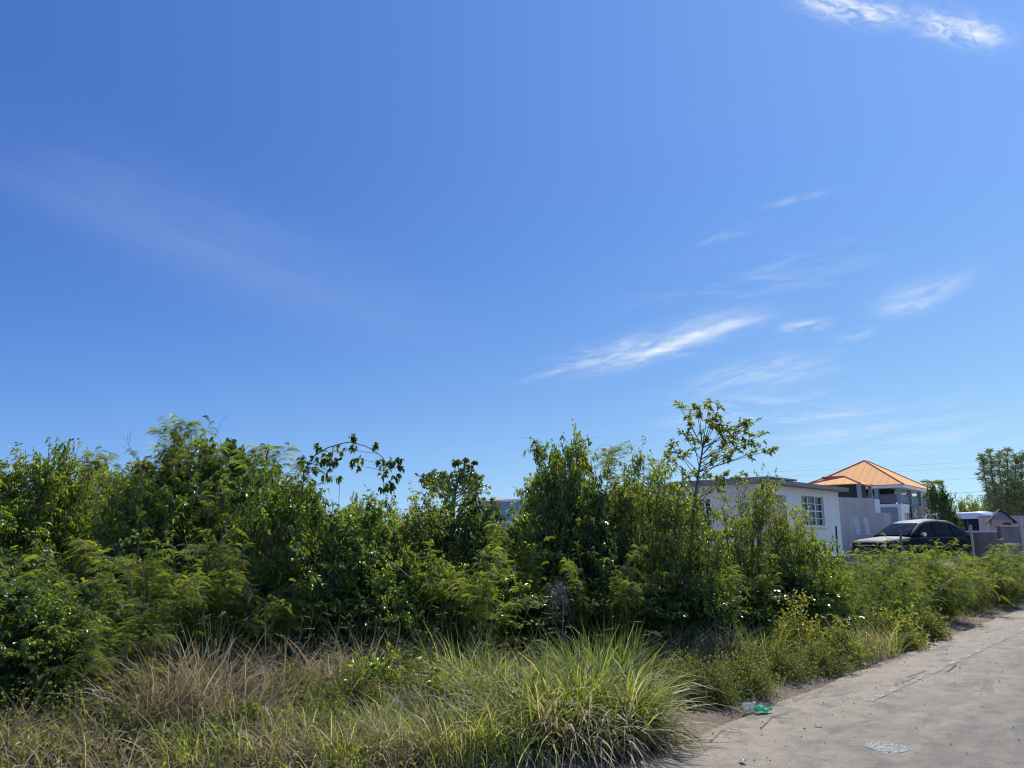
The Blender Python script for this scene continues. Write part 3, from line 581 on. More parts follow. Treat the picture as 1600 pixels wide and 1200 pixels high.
# ---- two-storey house with the orange roof
K = 80 / 50.0
ea = math.radians(50); EY = 80.0; C0 = P(1405, 757.5, EY); zs_e = C0[2]
GZ = .5
orange = thing('two_storey_house', 'two storey house with orange hipped metal roof and open upper veranda', 'house', (C0[0], C0[1], GZ), ea)
def loc_len(px, side): return project_local(px, C0, ea, side)
SX = loc_len(1457, 'x'); SY = loc_len(1268, 'y'); SY = abs(SY); print('orange', SX, SY)
SY = min(SY, 12.5)
ez = zs_e - GZ
apx = P(1356, 723, EY + 8)[2] - GZ + .1
def hip(parent, x0, x1, y0, y1, z0, zr, r0, r1, n, name='roof', th=.05):
    """four slopes of separate ribbed sheets over the rectangle; r0, r1 = ridge ends (x, y)"""
    base = bmesh.new(); c = [(x0, y0, z0 - .02), (x1, y0, z0 - .02), (x1, y1, z0 - .02), (x0, y1, z0 - .02)]
    vv = [base.verts.new(v) for v in c] + [base.verts.new((*r0, zr - .04)), base.verts.new((*r1, zr - .04))]
    for f in ((0, 1, 5, 4), (1, 2, 5), (2, 3, 4, 5), (3, 0, 4), (0, 3, 2, 1)): base.faces.new([vv[i] for i in f])
    root = fin(name, base, M['orange_rib'], parent)
    R0 = Vector((*r0, zr)); R1 = Vector((*r1, zr)); A = [Vector((x0, y0, z0)), Vector((x1, y0, z0)), Vector((x1, y1, z0)), Vector((x0, y1, z0))]
    for a, b, ra, rb in ((A[0], A[1], R0, R1), (A[1], A[2], R1, R1), (A[2], A[3], R1, R0), (A[3], A[0], R0, R0)):
        e = (b - a); Le = e.length; e.normalize(); nn = max(2, round(n * Le / (y1 - y0)))
        top = ra - a; up = top - e * top.dot(e); Hs = up.length; up.normalize(); nrm = e.cross(up).normalized()
        sa = (ra - a).dot(e); sb = (rb - a).dot(e)
        hgt = lambda s: Hs * min(1, s / max(sa, 1e-4), (Le - s) / max(Le - sb, 1e-4))
        for i in range(nn):
            s0, s1 = Le * i / nn, Le * (i + 1) / nn; g = .012; pts = [(s0 + g, 0), (s1 - g, 0)]
            top_ = [(s1 - g, hgt(s1 - g))] + [(s, hgt(s)) for s in sorted({sa, sb}, reverse=True) if s0 + g < s < s1 - g] + [(s0 + g, hgt(s0 + g))]
            pts += top_; bm = bmesh.new()
            f1 = [bm.verts.new(a + e * s + up * h + nrm * th) for s, h in pts]; f0 = [bm.verts.new(a + e * s + up * h) for s, h in pts]
            try:
                bm.faces.new(f1)
                for k in range(len(pts)): bm.faces.new([f0[k], f0[(k + 1) % len(pts)], f1[(k + 1) % len(pts)], f1[k]])
            except ValueError: pass
            fin('roof_sheet', bm, M['orange'], root)
    cp = Buf()
    for a, b in ((A[0], R0), (A[1], R1), (A[2], R1), (A[3], R0)) + (((R0, R1),) if (R0 - R1).length > .3 else ()):
        p = np.linspace(np.array(a) + [0, 0, .06], np.array(b) + [0, 0, .06], 2)[None]; tubes(cp, p, .10, .10, 6)
    link(bpy.data.objects.new('ridge_cap', cp.mesh('ridge_cap', M['ridge'])), root); return root
ov = .5
hip(orange, -ov, SX + ov, -ov, SY + ov, ez, apx, (SX * .42, SY * .5), (SX * .52, SY * .5), 13)
box('eave_board', M['trim'], orange, -ov + .01, SX + ov - .01, -ov + .01, SY + ov - .01, ez - .30, ez - .025)
slab = P(1430, 790, EY + 5)[2] - GZ; 
box('upper_floor', M['white_paint'], orange, 0, SX, 0, SY, slab - .35, slab)
box('ground_floor_wall', M['white_paint'], orange, .05, SX - .05, .05, SY - .05, -.5, slab - .353)
box('rear_room', M['maroon'], orange, SX * .35, SX - .4, SY * .55, SY - .3, slab + .003, ez - .31)
box('inner_room', M['dark'], orange, 1.6, SX * .34, 1.6, SY - .4, slab + .003, ez - .31)
box('stair_wall', M['bluegrey'], orange, -.05, .04, .4, 5.0, -.4, slab - .36)
cols_x = [.15, SX * .36, SX * .69, SX - .15]; cols_y = [2.3, 5.2, 9.5]
cm = None
for x, y in [(x, .15) for x in cols_x] + [(.15, y) for y in cols_y if y < SY]:
    if cm is None: o = box('column', M['bluegrey'], orange, -.2, .2, -.2, .2, slab + .003, ez - .303); cm = o.data
    else: o = link(bpy.data.objects.new('column', cm), orange)
    o.location = (x, y, 0)
def railing(x0, x1, y, along='x'):
    bm = bmesh.new(); n = int(abs(x1 - x0) / .22)
    for i in range(n + 1):
        x = x0 + (x1 - x0) * i / n
        (add_box(bm, x - .018, x + .018, y - .018, y + .018, slab + .003, slab + .95) if along == 'x' else add_box(bm, y - .018, y + .018, x - .018, x + .018, slab + .003, slab + .95))
    add_box(bm, *( (x0, x1, y - .04, y + .04) if along == 'x' else (y - .04, y + .04, x0, x1)), slab + .953, slab + 1.02)
    add_box(bm, *( (x0, x1, y - .012, y + .012) if along == 'x' else (y - .012, y + .012, x0, x1)), slab + .12, slab + .9)
    fin('railing', bm, M['rail'], orange)
for i in range(3): railing(cols_x[i] + .21, cols_x[i + 1] - .21, .15)
railing(.36, 2.09, .15, 'y'); railing(2.51, 4.99, .15, 'y')
f = window(orange, 1.2, 4.6, slab - 2.3, slab - .9, -.015, 3, 1)
box('window_shutter', M['rail'], orange, 1.2, 4.6, .02, .048, slab - 2.25, slab - .95)
# painted sign panel under the veranda: dark board with a white ring and red shapes
def sign_mat():
    m, T = mat('sign_print'); o = T.new('ShaderNodeTexCoord').outputs['Object']
    sp = T.new('ShaderNodeSeparateXYZ'); T.put(sp.inputs[0], o)
    f = T.noise(o, 1.6, 4, .7, 1.2); c = T.ramp(f, [(.35, (.04, .03, .035)), (.47, (.22, .05, .04)), (.55, (.45, .16, .12)), (.62, (.55, .38, .34)), (.7, (.10, .03, .03))])
    b = T.new('ShaderNodeBsdfPrincipled'); T.put(b.inputs['Base Color'], T.mix(T.smooth(sp.outputs[0], -.6, .3), (.025, .025, .035), c)); b.inputs['Roughness'].default_value = .5
    T.l.new(b.outputs[0], T.new('ShaderNodeOutputMaterial').inputs[0]); return m
sx0 = loc_len(1425, 'x'); sx1 = loc_len(1453, 'x')
sg = thing('sign_board', 'dark printed sign board with red figure and white ring under the veranda', 'sign', (C0[0] + sx0 * math.cos(ea) + .35 * math.sin(ea), C0[1] + sx0 * math.sin(ea) - .35 * math.cos(ea), GZ), ea)
zt = P(1440, 792, EY + 6)[2] - GZ; o = box('panel', sign_mat(), sg, -(sx1 - sx0) / 2, (sx1 - sx0) / 2, 0, .08, -.0, 1.55); o.location = ((sx1 - sx0) / 2, .2, zt - 1.5)
rb = Buf(); th_ = np.linspace(0, 5.4, 16); Wd = sx1 - sx0
for cx, cz, r in ((Wd * .2, zt - .75, .36), (Wd * .12, zt - .9, .14)):
    tubes(rb, np.stack([cx + r * np.cos(th_), 0 * th_ + .19, cz + 1.2 * r * np.sin(th_)], -1)[None], .05, .05, 4)
link(bpy.data.objects.new('white_mark', rb.mesh('white_mark', M['white_paint'])), sg)
# porch roof left of the main roof
porch = thing('porch_roof', 'small low orange hipped roof between the flat roof and the main orange roof', 'roof', (*P(1344, 757, 70)[:2], 0), ea)
pz = P(1300, 756, 70)[2]; pr = P(1300, 746, 73)[2]
hip(porch, 0, 4.0, 0, 5.6, pz, pr, (2.0, 1.9), (2.0, 3.9), 7)
for x, y in ((.2, .2), (3.8, .2), (.2, 5.4), (3.8, 5.4)): box('column', M['bluegrey'], porch, x - .15, x + .15, y - .15, y + .15, .5, pz - .021)
box('porch_wall', M['dark'], porch, .5, 3.5, .5, 5.1, .5, pz - .03)
# ------------------------------------------------------------------ vehicles
M['black_paint'] = sheen_black()
M['car_glass'] = principled('tinted_glass', (.010, .011, .014), .16, spec=.12, var=.1)
M['chrome'] = principled('chrome', (.6, .6, .6), .2, metal=1, var=.05)
M['tyre'] = principled('tyre_rubber', (.02, .02, .02), .85, var=.2)
M['lamp'] = principled('lamp_lens', (.45, .45, .45), .12, var=.1, coat=.6)
M['tail'] = principled('red_lamp_lens', (.35, .02, .02), .2, var=.1, coat=.6)
M['primer'] = principled('brown_bumper', (.10, .06, .045), .6, var=.3, scale=5)
M['bus_white'] = principled('white_bus_paint', (.78, .79, .80), .3, var=.03, coat=.5)
def loft(name, m, parent, rings, cap=True, smooth=True, bev=0):
    bm = bmesh.new(); R = [[bm.verts.new(tuple(p)) for p in r] for r in rings]; k = len(rings[0])
    for a, b in zip(R[:-1], R[1:]):
        for i in range(k): bm.faces.new([a[i], a[(i + 1) % k], b[(i + 1) % k], b[i]])
    if cap: bm.faces.new(R[0]); bm.faces.new(R[-1])
    return fin(name, bm, m, parent, smooth)
def wheel(parent, x, y, r, wdt, side):
    t = bmesh.new(); bmesh.ops.create_cone(t, cap_ends=True, segments=28, radius1=r, radius2=r, depth=wdt, matrix=Matrix.Translation((x, y, r)) @ Matrix.Rotation(math.pi / 2, 4, 'X'))
    bmesh.ops.bevel(t, geom=[e for e in t.edges if len(e.link_faces) == 2 and any(len(f.verts) > 8 for f in e.link_faces)], offset=.03, segments=2, affect='EDGES')
    wh = fin('wheel', t, M['tyre'], parent, False)
    b = bmesh.new(); yy = y + side * (wdt / 2 + .004); bmesh.ops.create_cone(b, cap_ends=True, segments=24, radius1=r * .2, radius2=r * .2, depth=.03, matrix=Matrix.Translation((x, yy, r)) @ Matrix.Rotation(math.pi / 2, 4, 'X'))
    for i in range(5):
        a = i * 6.2832 / 5; mt = Matrix.Translation((x, yy, r)) @ Matrix.Rotation(a, 4, 'Y') @ Matrix.Translation((r * .38, 0, 0)) @ Matrix.Diagonal((r * .5, .02, r * .16, 1)); bmesh.ops.create_cube(b, size=1, matrix=mt)
    fin('rim', b, M['chrome'], wh)
def suv():
    c = P(1424, 842, 30.2); an = math.atan2(-.36, -.93)
    t = thing('black_car', 'black estate car parked behind the feathery bushes, nose to the left', 'car', (c[0], c[1], .56), an)
    def ring(x, zb, zt, w, cr=.04):
        q = [(0, zb), (.75 * w, zb), (.97 * w, zb + .1), (w, .5 * (zb + zt)), (.985 * w, zt - .14), (.90 * w, zt - .01), (.5 * w, zt + cr * .7), (0, zt + cr)]
        return [(x, y, z) for y, z in q] + [(x, -y, z) for y, z in q[-2:0:-1]]
    st = [(2.36, .46, .72, .55), (2.31, .34, .84, .76), (2.15, .28, .95, .88), (1.8, .25, 1.01, .93), (1.3, .24, 1.06, .95), (.95, .24, 1.10, .955), (.3, .24, 1.12, .955), (-.9, .24, 1.14, .955), (-1.8, .26, 1.16, .94), (-2.2, .3, 1.12, .90), (-2.34, .42, .95, .78)]
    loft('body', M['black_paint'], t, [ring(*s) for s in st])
    yb = lambda z: .875 - (z - 1.12) * .36
    def gr(x, zt):
        q = [(0, 1.05), (.88, 1.05), (yb(1.12), 1.12), (yb((1.12 + zt) / 2), (1.12 + zt) / 2), (yb(zt) - .01, zt - .05), (yb(zt) - .1, zt), (0, zt + .035)]
        return [(x, y, z) for y, z in q] + [(x, -y, z) for y, z in q[-2:0:-1]]
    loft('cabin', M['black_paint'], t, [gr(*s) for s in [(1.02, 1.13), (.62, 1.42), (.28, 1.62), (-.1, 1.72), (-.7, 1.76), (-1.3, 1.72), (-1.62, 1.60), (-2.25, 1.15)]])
    for sgn in (1, -1):
        for xs_ in ([(.55, 1.17), (-.22, 1.17), (-.22, 1.64), (.12, 1.60)], [(-.32, 1.17), (-1.15, 1.17), (-1.12, 1.64), (-.32, 1.66)], [(-1.25, 1.18), (-1.86, 1.2), (-1.50, 1.54), (-1.22, 1.6)]):
            vs_ = [(x, sgn * (yb(z) + .012), z) for x, z in xs_] + [(x, sgn * (yb(z) - .02), z) for x, z in xs_]
            poly('side_window', M['car_glass'], t, vs_, [(0, 1, 2, 3), (4, 5, 6, 7)] + [(i, (i + 1) % 4, 4 + (i + 1) % 4, 4 + i) for i in range(4)])
        for x in (1.45, -1.45):
            b = bmesh.new(); bmesh.ops.create_cone(b, cap_ends=True, segments=28, radius1=.40, radius2=.40, depth=.06, matrix=Matrix.Translation((x, sgn * .93, .36)) @ Matrix.Rotation(math.pi / 2, 4, 'X')); fin('wheel_arch', b, M['tyre'], t)
            wheel(t, x, sgn * .87, .345, .22, sgn)
        b = bmesh.new(); add_box(b, .42, .62, sgn * 1.02 - .1, sgn * 1.02 + .1, 1.12, 1.26, .04); add_box(b, .48, .56, min(sgn * .84, sgn * .93), max(sgn * .84, sgn * .93), 1.14, 1.18); fin('wing_mirror', b, M['chrome'], t)
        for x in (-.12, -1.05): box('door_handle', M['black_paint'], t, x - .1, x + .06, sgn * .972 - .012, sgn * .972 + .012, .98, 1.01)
        box('headlight', M['lamp'], t, 2.10, 2.305, sgn * .70 - .14, sgn * .70 + .14, .70, .84, bev=.03)
        box('tail_light', M['tail'], t, -2.31, -2.2, sgn * .76 - .1, sgn * .76 + .1, .85, 1.08, bev=.02)
    ws = []; 
    for u in np.linspace(-1, 1, 7):
        for f in (0, .5, 1): x = 1.01 - f * .74; z = 1.155 + f * .455 + .015 * math.sin(f * 3.14); ws.append((x + .05 * (1 - u * u) + .02, u * (.76 - f * .14), z + .012))
    poly('windscreen', M['car_glass'], t, ws, [(i * 3 + j, i * 3 + j + 1, (i + 1) * 3 + j + 1, (i + 1) * 3 + j) for i in range(6) for j in range(2)], True)
    box('grille', M['tyre'], t, 2.30, 2.375, -.42, .42, .56, .74, bev=.02); box('bumper', M['primer'], t, 2.16, 2.42, -.80, .80, .34, .54, bev=.05)
    box('bonnet_trim', M['chrome'], t, 2.28, 2.375, -.5, .5, .77, .80, bev=.008)
suv()
def bus():
    f = np.array([.25, -.968]); c = P(1539, 842, 62); an = math.atan2(f[1], f[0])
    t = thing('white_bus', 'white minibus with dark window band parked beyond the black car', 'bus', (c[0] - f[0] * 3.1 + 1.1, c[1] - f[1] * 3.1 + .2, .55), an)
    L, Wd = 3.1, 1.15
    def ring(x, zb, zt, w):
        q = [(0, zb), (.9 * w, zb), (w, zb + .15), (w, 1.6), (.97 * w, 2.6), (.93 * w, zt - .18), (.8 * w, zt - .04), (0, zt)]
        return [(x, y, z) for y, z in q] + [(x, -y, z) for y, z in q[-2:0:-1]]
    loft('body', M['bus_white'], t, [ring(*s) for s in [(L + .12, .5, 2.3, Wd * .85), (L + .02, .42, 2.75, Wd * .96), (L - .25, .4, 3.12, Wd), (L - .7, .4, 3.22, Wd), (-L + .3, .4, 3.22, Wd), (-L, .45, 3.05, Wd * .96)]])
    for sgn in (1, -1):
        xs_ = np.linspace(-L + .3, L - .45, 6)
        for a, b in zip(xs_[:-1], xs_[1:]): box('side_window', M['car_glass'], t, a + .02, b - .02, sgn * (Wd + .002) - .012, sgn * (Wd + .002) + .012, 1.65, 2.62, bev=.01)
        box('stripe', M['bluegrey'], t, -L + .3, L - .5, sgn * (Wd + .004) - .006, sgn * (Wd + .004) + .006, 1.28, 1.34)
        for x in (-1.9, 1.9): wheel(t, x, sgn * (Wd - .12), .42, .25, sgn)
        b = bmesh.new(); add_box(b, L + .05, L + .2, sgn * 1.28 - .09, sgn * 1.28 + .09, 1.9, 2.3, .03); add_box(b, L - .05, L + .1, sgn * 1.16 - .06, sgn * 1.16 + .12, 2.26, 2.32); fin('wing_mirror', b, M['bus_white'], t)
        box('headlight', M['lamp'], t, L - .1, L + .13, sgn * .78 - .16, sgn * .78 + .16, .85, 1.05, bev=.02)
    poly('windscreen', M['car_glass'], t, [(L + .085, -.98, 1.5), (L + .085, .98, 1.5), (L + .055, .92, 2.66), (L + .055, -.92, 2.66)] + [(L + .02, -.98, 1.5), (L + .02, .98, 1.5), (L - .0, .92, 2.66), (L - .0, -.92, 2.66)], [(0, 1, 2, 3), (7, 6, 5, 4), (0, 1, 5, 4), (2, 3, 7, 6), (1, 2, 6, 5), (3, 0, 4, 7)])
    lb = Buf(); th_ = np.linspace(0, 6.0, 14)      # dark emblem on the flank
    for k_, r in ((0, .22), (.42, .16)): tubes(lb, np.stack([.9 + k_ + r * np.cos(th_), 0 * th_ - Wd - .012, .98 + r * .8 * np.sin(th_)], -1)[None], .035, .035, 4)
    link(bpy.data.objects.new('emblem', lb.mesh('emblem', M['iron'])), t)
bus()
# ---- gabled booth, yard walls, distant walls on the right
M['peach'] = principled('peach_wall', (.50, .31, .24), .85, var=.08); M['slate'] = principled('grey_gable', (.25, .26, .29), .8, var=.1)
bq = P(1563, 796, 54); an = math.radians(-27)
booth = thing('gabled_booth', 'small peach booth with grey gable and one dark window beyond the block walls', 'booth', (bq[0], bq[1], .5), an)
bh = bq[2] - .5; hw = .62; eh = bh - .72
pierced('front_wall', M['peach'], booth, (-hw, 0), (1, 0), 2 * hw, eh, [(hw * 1.1, hw * 1.85, eh - .75, eh - .2)], .1, 0, (0, 1))
box('window_pane', M['glass'], booth, hw * .1 + .003, hw * .85 - .003, .04, .06, eh - .747, eh - .203)
for x in (-hw, hw - .1): box('side_wall', M['peach'], booth, x, x + .1, .103, 1.6, 0, eh)
box('rear_wall', M['peach'], booth, -hw + .103, hw - .103, 1.5, 1.6, 0, eh)
poly('gable', M['slate'], booth, [(-hw, 0, eh + .003), (hw, 0, eh + .003), (0, 0, bh - .12), (-hw, .1, eh + .003), (hw, .1, eh + .003), (0, .1, bh - .12)], [(0, 1, 2), (3, 5, 4), (0, 3, 4, 1), (1, 4, 5, 2), (2, 5, 3, 0)])
for sgn in (-1, 1):
    e = (sgn * (hw + .28), eh - .25); poly('roof_slope', M['iron'], booth, [(0, -.15, bh - .03), (e[0], -.15, e[1]), (e[0], 1.75, e[1]), (0, 1.75, bh - .03), (0, -.15, bh + .06), (e[0], -.15, e[1] + .08), (e[0], 1.75, e[1] + .08), (0, 1.75, bh + .06)], [(0, 1, 2, 3), (4, 5, 6, 7), (0, 1, 5, 4), (1, 2, 6, 5), (2, 3, 7, 6), (3, 0, 4, 7)])
a = P(1505, 832, 31); b = P(1561, 832, 30.2); wall_run('block_wall', 'grey block wall with pale coping right of the black car', a, b, a[2], .2, 'concrete_d', cap='white_paint')
a = P(1562, 821, 29.5); b = P(1720, 820, 29.5); t, L = wall_run('block_wall', 'taller dark grey wall at the right edge, left end beside a pier', a, b, a[2] - .05, .2, 'concrete_d', cap='concrete')
box('wall_pier', M['concrete'], t, .55 + .22, 1.07, -.12, -.003, -.1, a[2] - .08); box('ledge', M['white_paint'], t, .05, .55, -.15, -.003, a[2] - .72, a[2] - .66)
for px, pt, lab in ((1516, 820, 'short grey fence post left of the grey block wall'), (1593, 812, 'grey post above the taller dark wall')):
    post(px, pt, 0, 28.6, .035, lab, 'concrete')
a = P(1579, 806, 58); b = P(1720, 803, 58); t, L = wall_run('far_wall', 'plain grey flat-topped wall behind the peach booth', a, b, a[2], 4, 'concrete', z0=0, cap='concrete_d')
# ---- buildings seen through the gap on the left
a = P(783, 783, 31); b = P(856, 779.5, 28); an = math.atan2(b[1] - a[1], b[0] - a[0]); L = float(np.linalg.norm((b - a)[:2]))
shed = thing('blue_shed', 'low blue corrugated zinc shed seen in the gap between the bushes', 'shed', (a[0], a[1], 0), an)
n = 90; x = np.linspace(0, L + .6, n * 1); prof = .018 * np.sin(x / .076 * 2 * math.pi * .5)
zt_ = a[2] + (b[2] - a[2]) * x / L
for i in range(5):                                              # corrugated sheets, one after the other
    sl_ = slice(i * n // 5, min(n, (i + 1) * n // 5 + 1)); xx = np.linspace(x[sl_][0] + .004, x[sl_][-1] - .004, 40); pp = .018 * np.sin(xx / .076 * 2 * math.pi * .5) + (.012 if i % 2 else 0)
    zz = a[2] + (b[2] - a[2]) * xx / L - .03; v = np.concatenate([np.stack([xx, pp, 0 * xx], -1), np.stack([xx, pp, zz], -1)]); k = len(xx)
    B = Buf(); B.add(v, np.stack([np.arange(k - 1), np.arange(1, k), k + np.arange(1, k), k + np.arange(k - 1)], -1), np.zeros(len(v))); link(bpy.data.objects.new('zinc_sheet', B.mesh('zinc_sheet', M['blue_zinc'], True)), shed)
poly('roof', M['trim'], shed, [(-.1, -.1, a[2]), (L + .7, -.1, a[2] + (b[2] - a[2]) * (L + .7) / L), (L + .7, 3, a[2] + .1), (-.1, 3, a[2] - .1), (-.1, -.1, a[2] + .05), (L + .7, -.1, a[2] + .05 + (b[2] - a[2]) * (L + .7) / L), (L + .7, 3, a[2] + .15), (-.1, 3, a[2] - .05)], [(0, 1, 2, 3), (4, 5, 6, 7), (0, 1, 5, 4), (1, 2, 6, 5), (2, 3, 7, 6), (3, 0, 4, 7)])
box('rear_wall', M['blue_zinc'], shed, 0, L + .6, 2.7, 2.8, 0, a[2] - .2)
a = P(826, 770, 34); b = P(872, 771, 34); t, L = wall_run('concrete_block_house', 'grey brown concrete wall top rising behind the blue shed', a, b, a[2], 2.5, 'concrete_d', cat='building', z0=0)
a = P(857, 790, 27); b = P(905, 788, 26); t, L = wall_run('grey_wall', 'pale grey wall half hidden by leaves right of the blue shed', a, b, a[2], .2, 'concrete', z0=0)
rp = P(778, 777, 46); t = thing('far_roof', 'small brown hipped roof peeping over the bushes left of the blue shed', 'house', (rp[0], rp[1], 0), .5)
e = rp[2] - .28; poly('roof', M['fascia'], t, [(-1.1, -.8, e), (1.1, -.8, e), (1.1, .8, e), (-1.1, .8, e), (-.2, 0, rp[2]), (.2, 0, rp[2])], [(0, 1, 5, 4), (1, 2, 5), (2, 3, 4, 5), (3, 0, 4), (0, 3, 2, 1)]); box('wall', M['fascia'], t, -.9, .9, -.6, .6, 0, e - .003)
# ---- power lines: poles stand beyond the picture and behind the bushes
def wire(n, p0, p1, sag, r, label, parent=None):
    t = np.linspace(0, 1, 24)[:, None]; p = p0 * (1 - t) + p1 * t; p[:, 2] -= sag * 4 * (t * (1 - t))[:, 0]
    B = Buf(); tubes(B, p[None], r, r, 5); o = bpy.data.objects.new(n, B.mesh(n, M['iron'], True)); COL.objects.link(o); tag(o, label, 'cable'); return o
pa = P(1760, 700, 96); pb = P(1070, 745, 96)
for px, Y, top, lab in ((1760, 96, 690, 'utility pole standing beyond the right edge of the picture'), (1066, 96, 735, 'utility pole hidden behind the tall sapling')):
    q = P(px, top, Y); b = Buf(); tubes(b, np.array([[[q[0], q[1], 0], [q[0], q[1], q[2] + .4]]]), .14, .1, 8); o = bpy.data.objects.new('utility_pole', b.mesh('utility_pole', M['bark'], True)); COL.objects.link(o); tag(o, lab, 'pole')
for (y0, y1, lab, rr) in ((741, 712, 'topmost thin power line over the orange roof', .008), (748, 722, 'second thin power line from the top over the orange roof', .008), (764, 740, 'third thin power line right of the orange roof', .007), (788, 760, 'lowest and darkest power line right of the orange roof', .018)):
    wire('power_line', P(1070, y0, 96), P(1760, y1 - 10, 96), .5, rr, lab)
# ------------------------------------------------------------------ hand-shaped trees and branches
def clump_tree(name, label, cat, base, trunk, clumps, leafmat, L=(.05, .08), wr=.4, tw=7, lv=9, twl=.2, droop=.1, seed=1, tr=.03, group=None, barkmat='bark', jit=.15, spread=1.0, top='foliage', bottom='stem', br=.012, ups=.3, lift=1.0):
    rng = np.random.default_rng(seed); base = np.asarray(base, float); A = Buf(); B = Buf(); tp = np.asarray(trunk, float)[None] - base
    k = tp.shape[1]; fine = np.stack([np.interp(np.linspace(0, k - 1, 24), np.arange(k), tp[0, :, i]) for i in range(3)], -1)[None]
    tubes(A, fine, tr, tr * .35, 7); c = np.array([q[0] for q in clumps], float) - base; r = np.array([q[1] for q in clumps]); n = len(c)
    c[:, 1] += rng.normal(size=n) * jit * r / .2 * .6
    d = ((fine[0][None] - c[:, None]) ** 2).sum(-1) + 1.5 * np.maximum(0, fine[0][None, :, 2] - c[:, None, 2] + .42 * lift); ix = np.clip(d.argmin(1), 2, 23)
    b0 = fine[0][ix]; b1 = (b0 * .5 + c * .5) + np.array([0, 0, .1]) * r[:, None] / .2 * rng.uniform(-.5, 1, (n, 1)); bb = bez(b0, b1, c, 6); tubes(A, bb, br, br * .45, 5)
    m = n * tw; ci = np.repeat(np.arange(n), tw); s0 = at_param(bb, rng.uniform(.6, 1, (n, tw)))[0].reshape(-1, 3)
    td = unit(rv(rng, m) + np.array([0, 0, ups]) + unit(bb[:, -1] - bb[:, -3])[ci] * .6) * spread; ln = (r[ci] * rng.uniform(.6, 1.2, m))[:, None]
    s2 = s0 + td * ln; s1 = s0 + td * ln * .5 + np.array([0, 0, .03]); t_ = bez(s0, s1, s2, 5); tubes(A, t_, br * .35, br * .15, 3)
    p, tg = at_param(t_, rng.uniform(.2, 1, (m, lv))); p = p.reshape(-1, 3); tg = tg.reshape(-1, 3); q = len(p); ld = tg * .8 + rv(rng, q) * .7 + np.array([0, 0, -droop])
    rnd = np.clip(np.repeat(rng.uniform(0, 1, n)[ci], lv) * .5 + rng.uniform(0, 1, q) * .45, 0, .94); odd = rng.random(q) < .02; rnd[odd] = rng.uniform(.95, 1, odd.sum())
    LL = rng.uniform(*L, q); leaves(B, p, ld, LL, LL * wr, rnd, rng)
    t = thing(name, label, cat, base, 0, group); link(bpy.data.objects.new(bottom, A.mesh(name + '_wood', M[barkmat], True)), t); link(bpy.data.objects.new(top, B.mesh(name + '_leaves', M[leafmat])), t); return t
def px_list(Y, pts): return [(P(x, y, Y + (dy[0] if dy else 0)), r) for x, y, r, *dy in pts]
Ys = 11.6
tb = G(1082, 1000)[:2]; tb = np.array([P(1082, 842, Ys)[0], Ys, 0])
clump_tree('sapling', 'tall open sapling with thin forking branches and olive leaf tufts rising above the thicket', 'tree', tb,
    [tb, P(1078, 900, Ys), P(1083, 800, Ys), P(1092, 735, Ys), P(1098, 700, Ys)],
    px_list(Ys, [(1062, 632, .10), (1085, 634, .11), (1075, 655, .08), (1092, 642, .09), (1108, 632, .10), (1124, 633, .11), (1112, 650, .09), (1120, 660, .07), (1066, 678, .11), (1088, 690, .12), (1045, 695, .12), (1060, 706, .10), (1100, 680, .09),
        (1128, 672, .12), (1140, 668, .12), (1150, 684, .12), (1165, 678, .12), (1172, 655, .10), (1186, 656, .10), (1192, 680, .10), (1180, 690, .10), (1160, 700, .12), (1145, 712, .10), (1130, 700, .12), (1115, 715, .12), (1200, 698, .08), (1216, 701, .08), (1040, 715, .12),
        (1140, 738, .14), (1160, 742, .10), (1100, 745, .2), (1075, 740, .2), (1120, 755, .2), (1060, 765, .22), (1090, 790, .24), (1062, 830, .24), (1110, 820, .22), (1075, 870, .25), (1100, 900, .25), (1060, 930, .28), (1090, 960, .28)]), 'broad_pale', L=(.05, .09), wr=.36, tw=8, lv=8, seed=3, tr=.034, br=.0075, jit=.12)
tb = np.array([P(497, 842, 9.8)[0], 9.8, 0])
arch = [P(475, 735, 9.8), P(490, 712, 9.8), P(515, 698, 9.8), P(545, 690, 9.8), P(575, 698, 9.8), P(598, 714, 9.8), P(600, 740, 9.8), P(599, 768, 9.8)]
clump_tree('arching_branch', 'long arching leafy branch hanging over against the sky from the middle thicket', 'branch', tb, [tb, P(470, 800, 9.8)] + arch,
    px_list(9.8, [(478, 722, .10), (488, 735, .11), (500, 722, .10), (512, 712, .10), (520, 735, .10), (530, 705, .09), (545, 702, .08), (556, 716, .07), (500, 700, .07), (530, 725, .08), (515, 722, .1), (532, 745, .05), (545, 728, .06), (592, 722, .07), (604, 728, .07), (600, 742, .07), (612, 722, .06), (624, 718, .05), (626, 730, .04), (608, 755, .06), (598, 765, .06), (612, 762, .05), (621, 744, .05), (551, 684, .03), (587, 697, .02), (482, 750, .14), (470, 765, .18), (465, 790, .22)]), 'broad_dark', L=(.05, .08), wr=.5, tw=5, lv=5, lift=.1, droop=.6, seed=8, tr=.010, br=.0035, ups=.0, jit=.08)
Yt = 24; tb = np.array([P(708, 842, Yt)[0], Yt, 0])
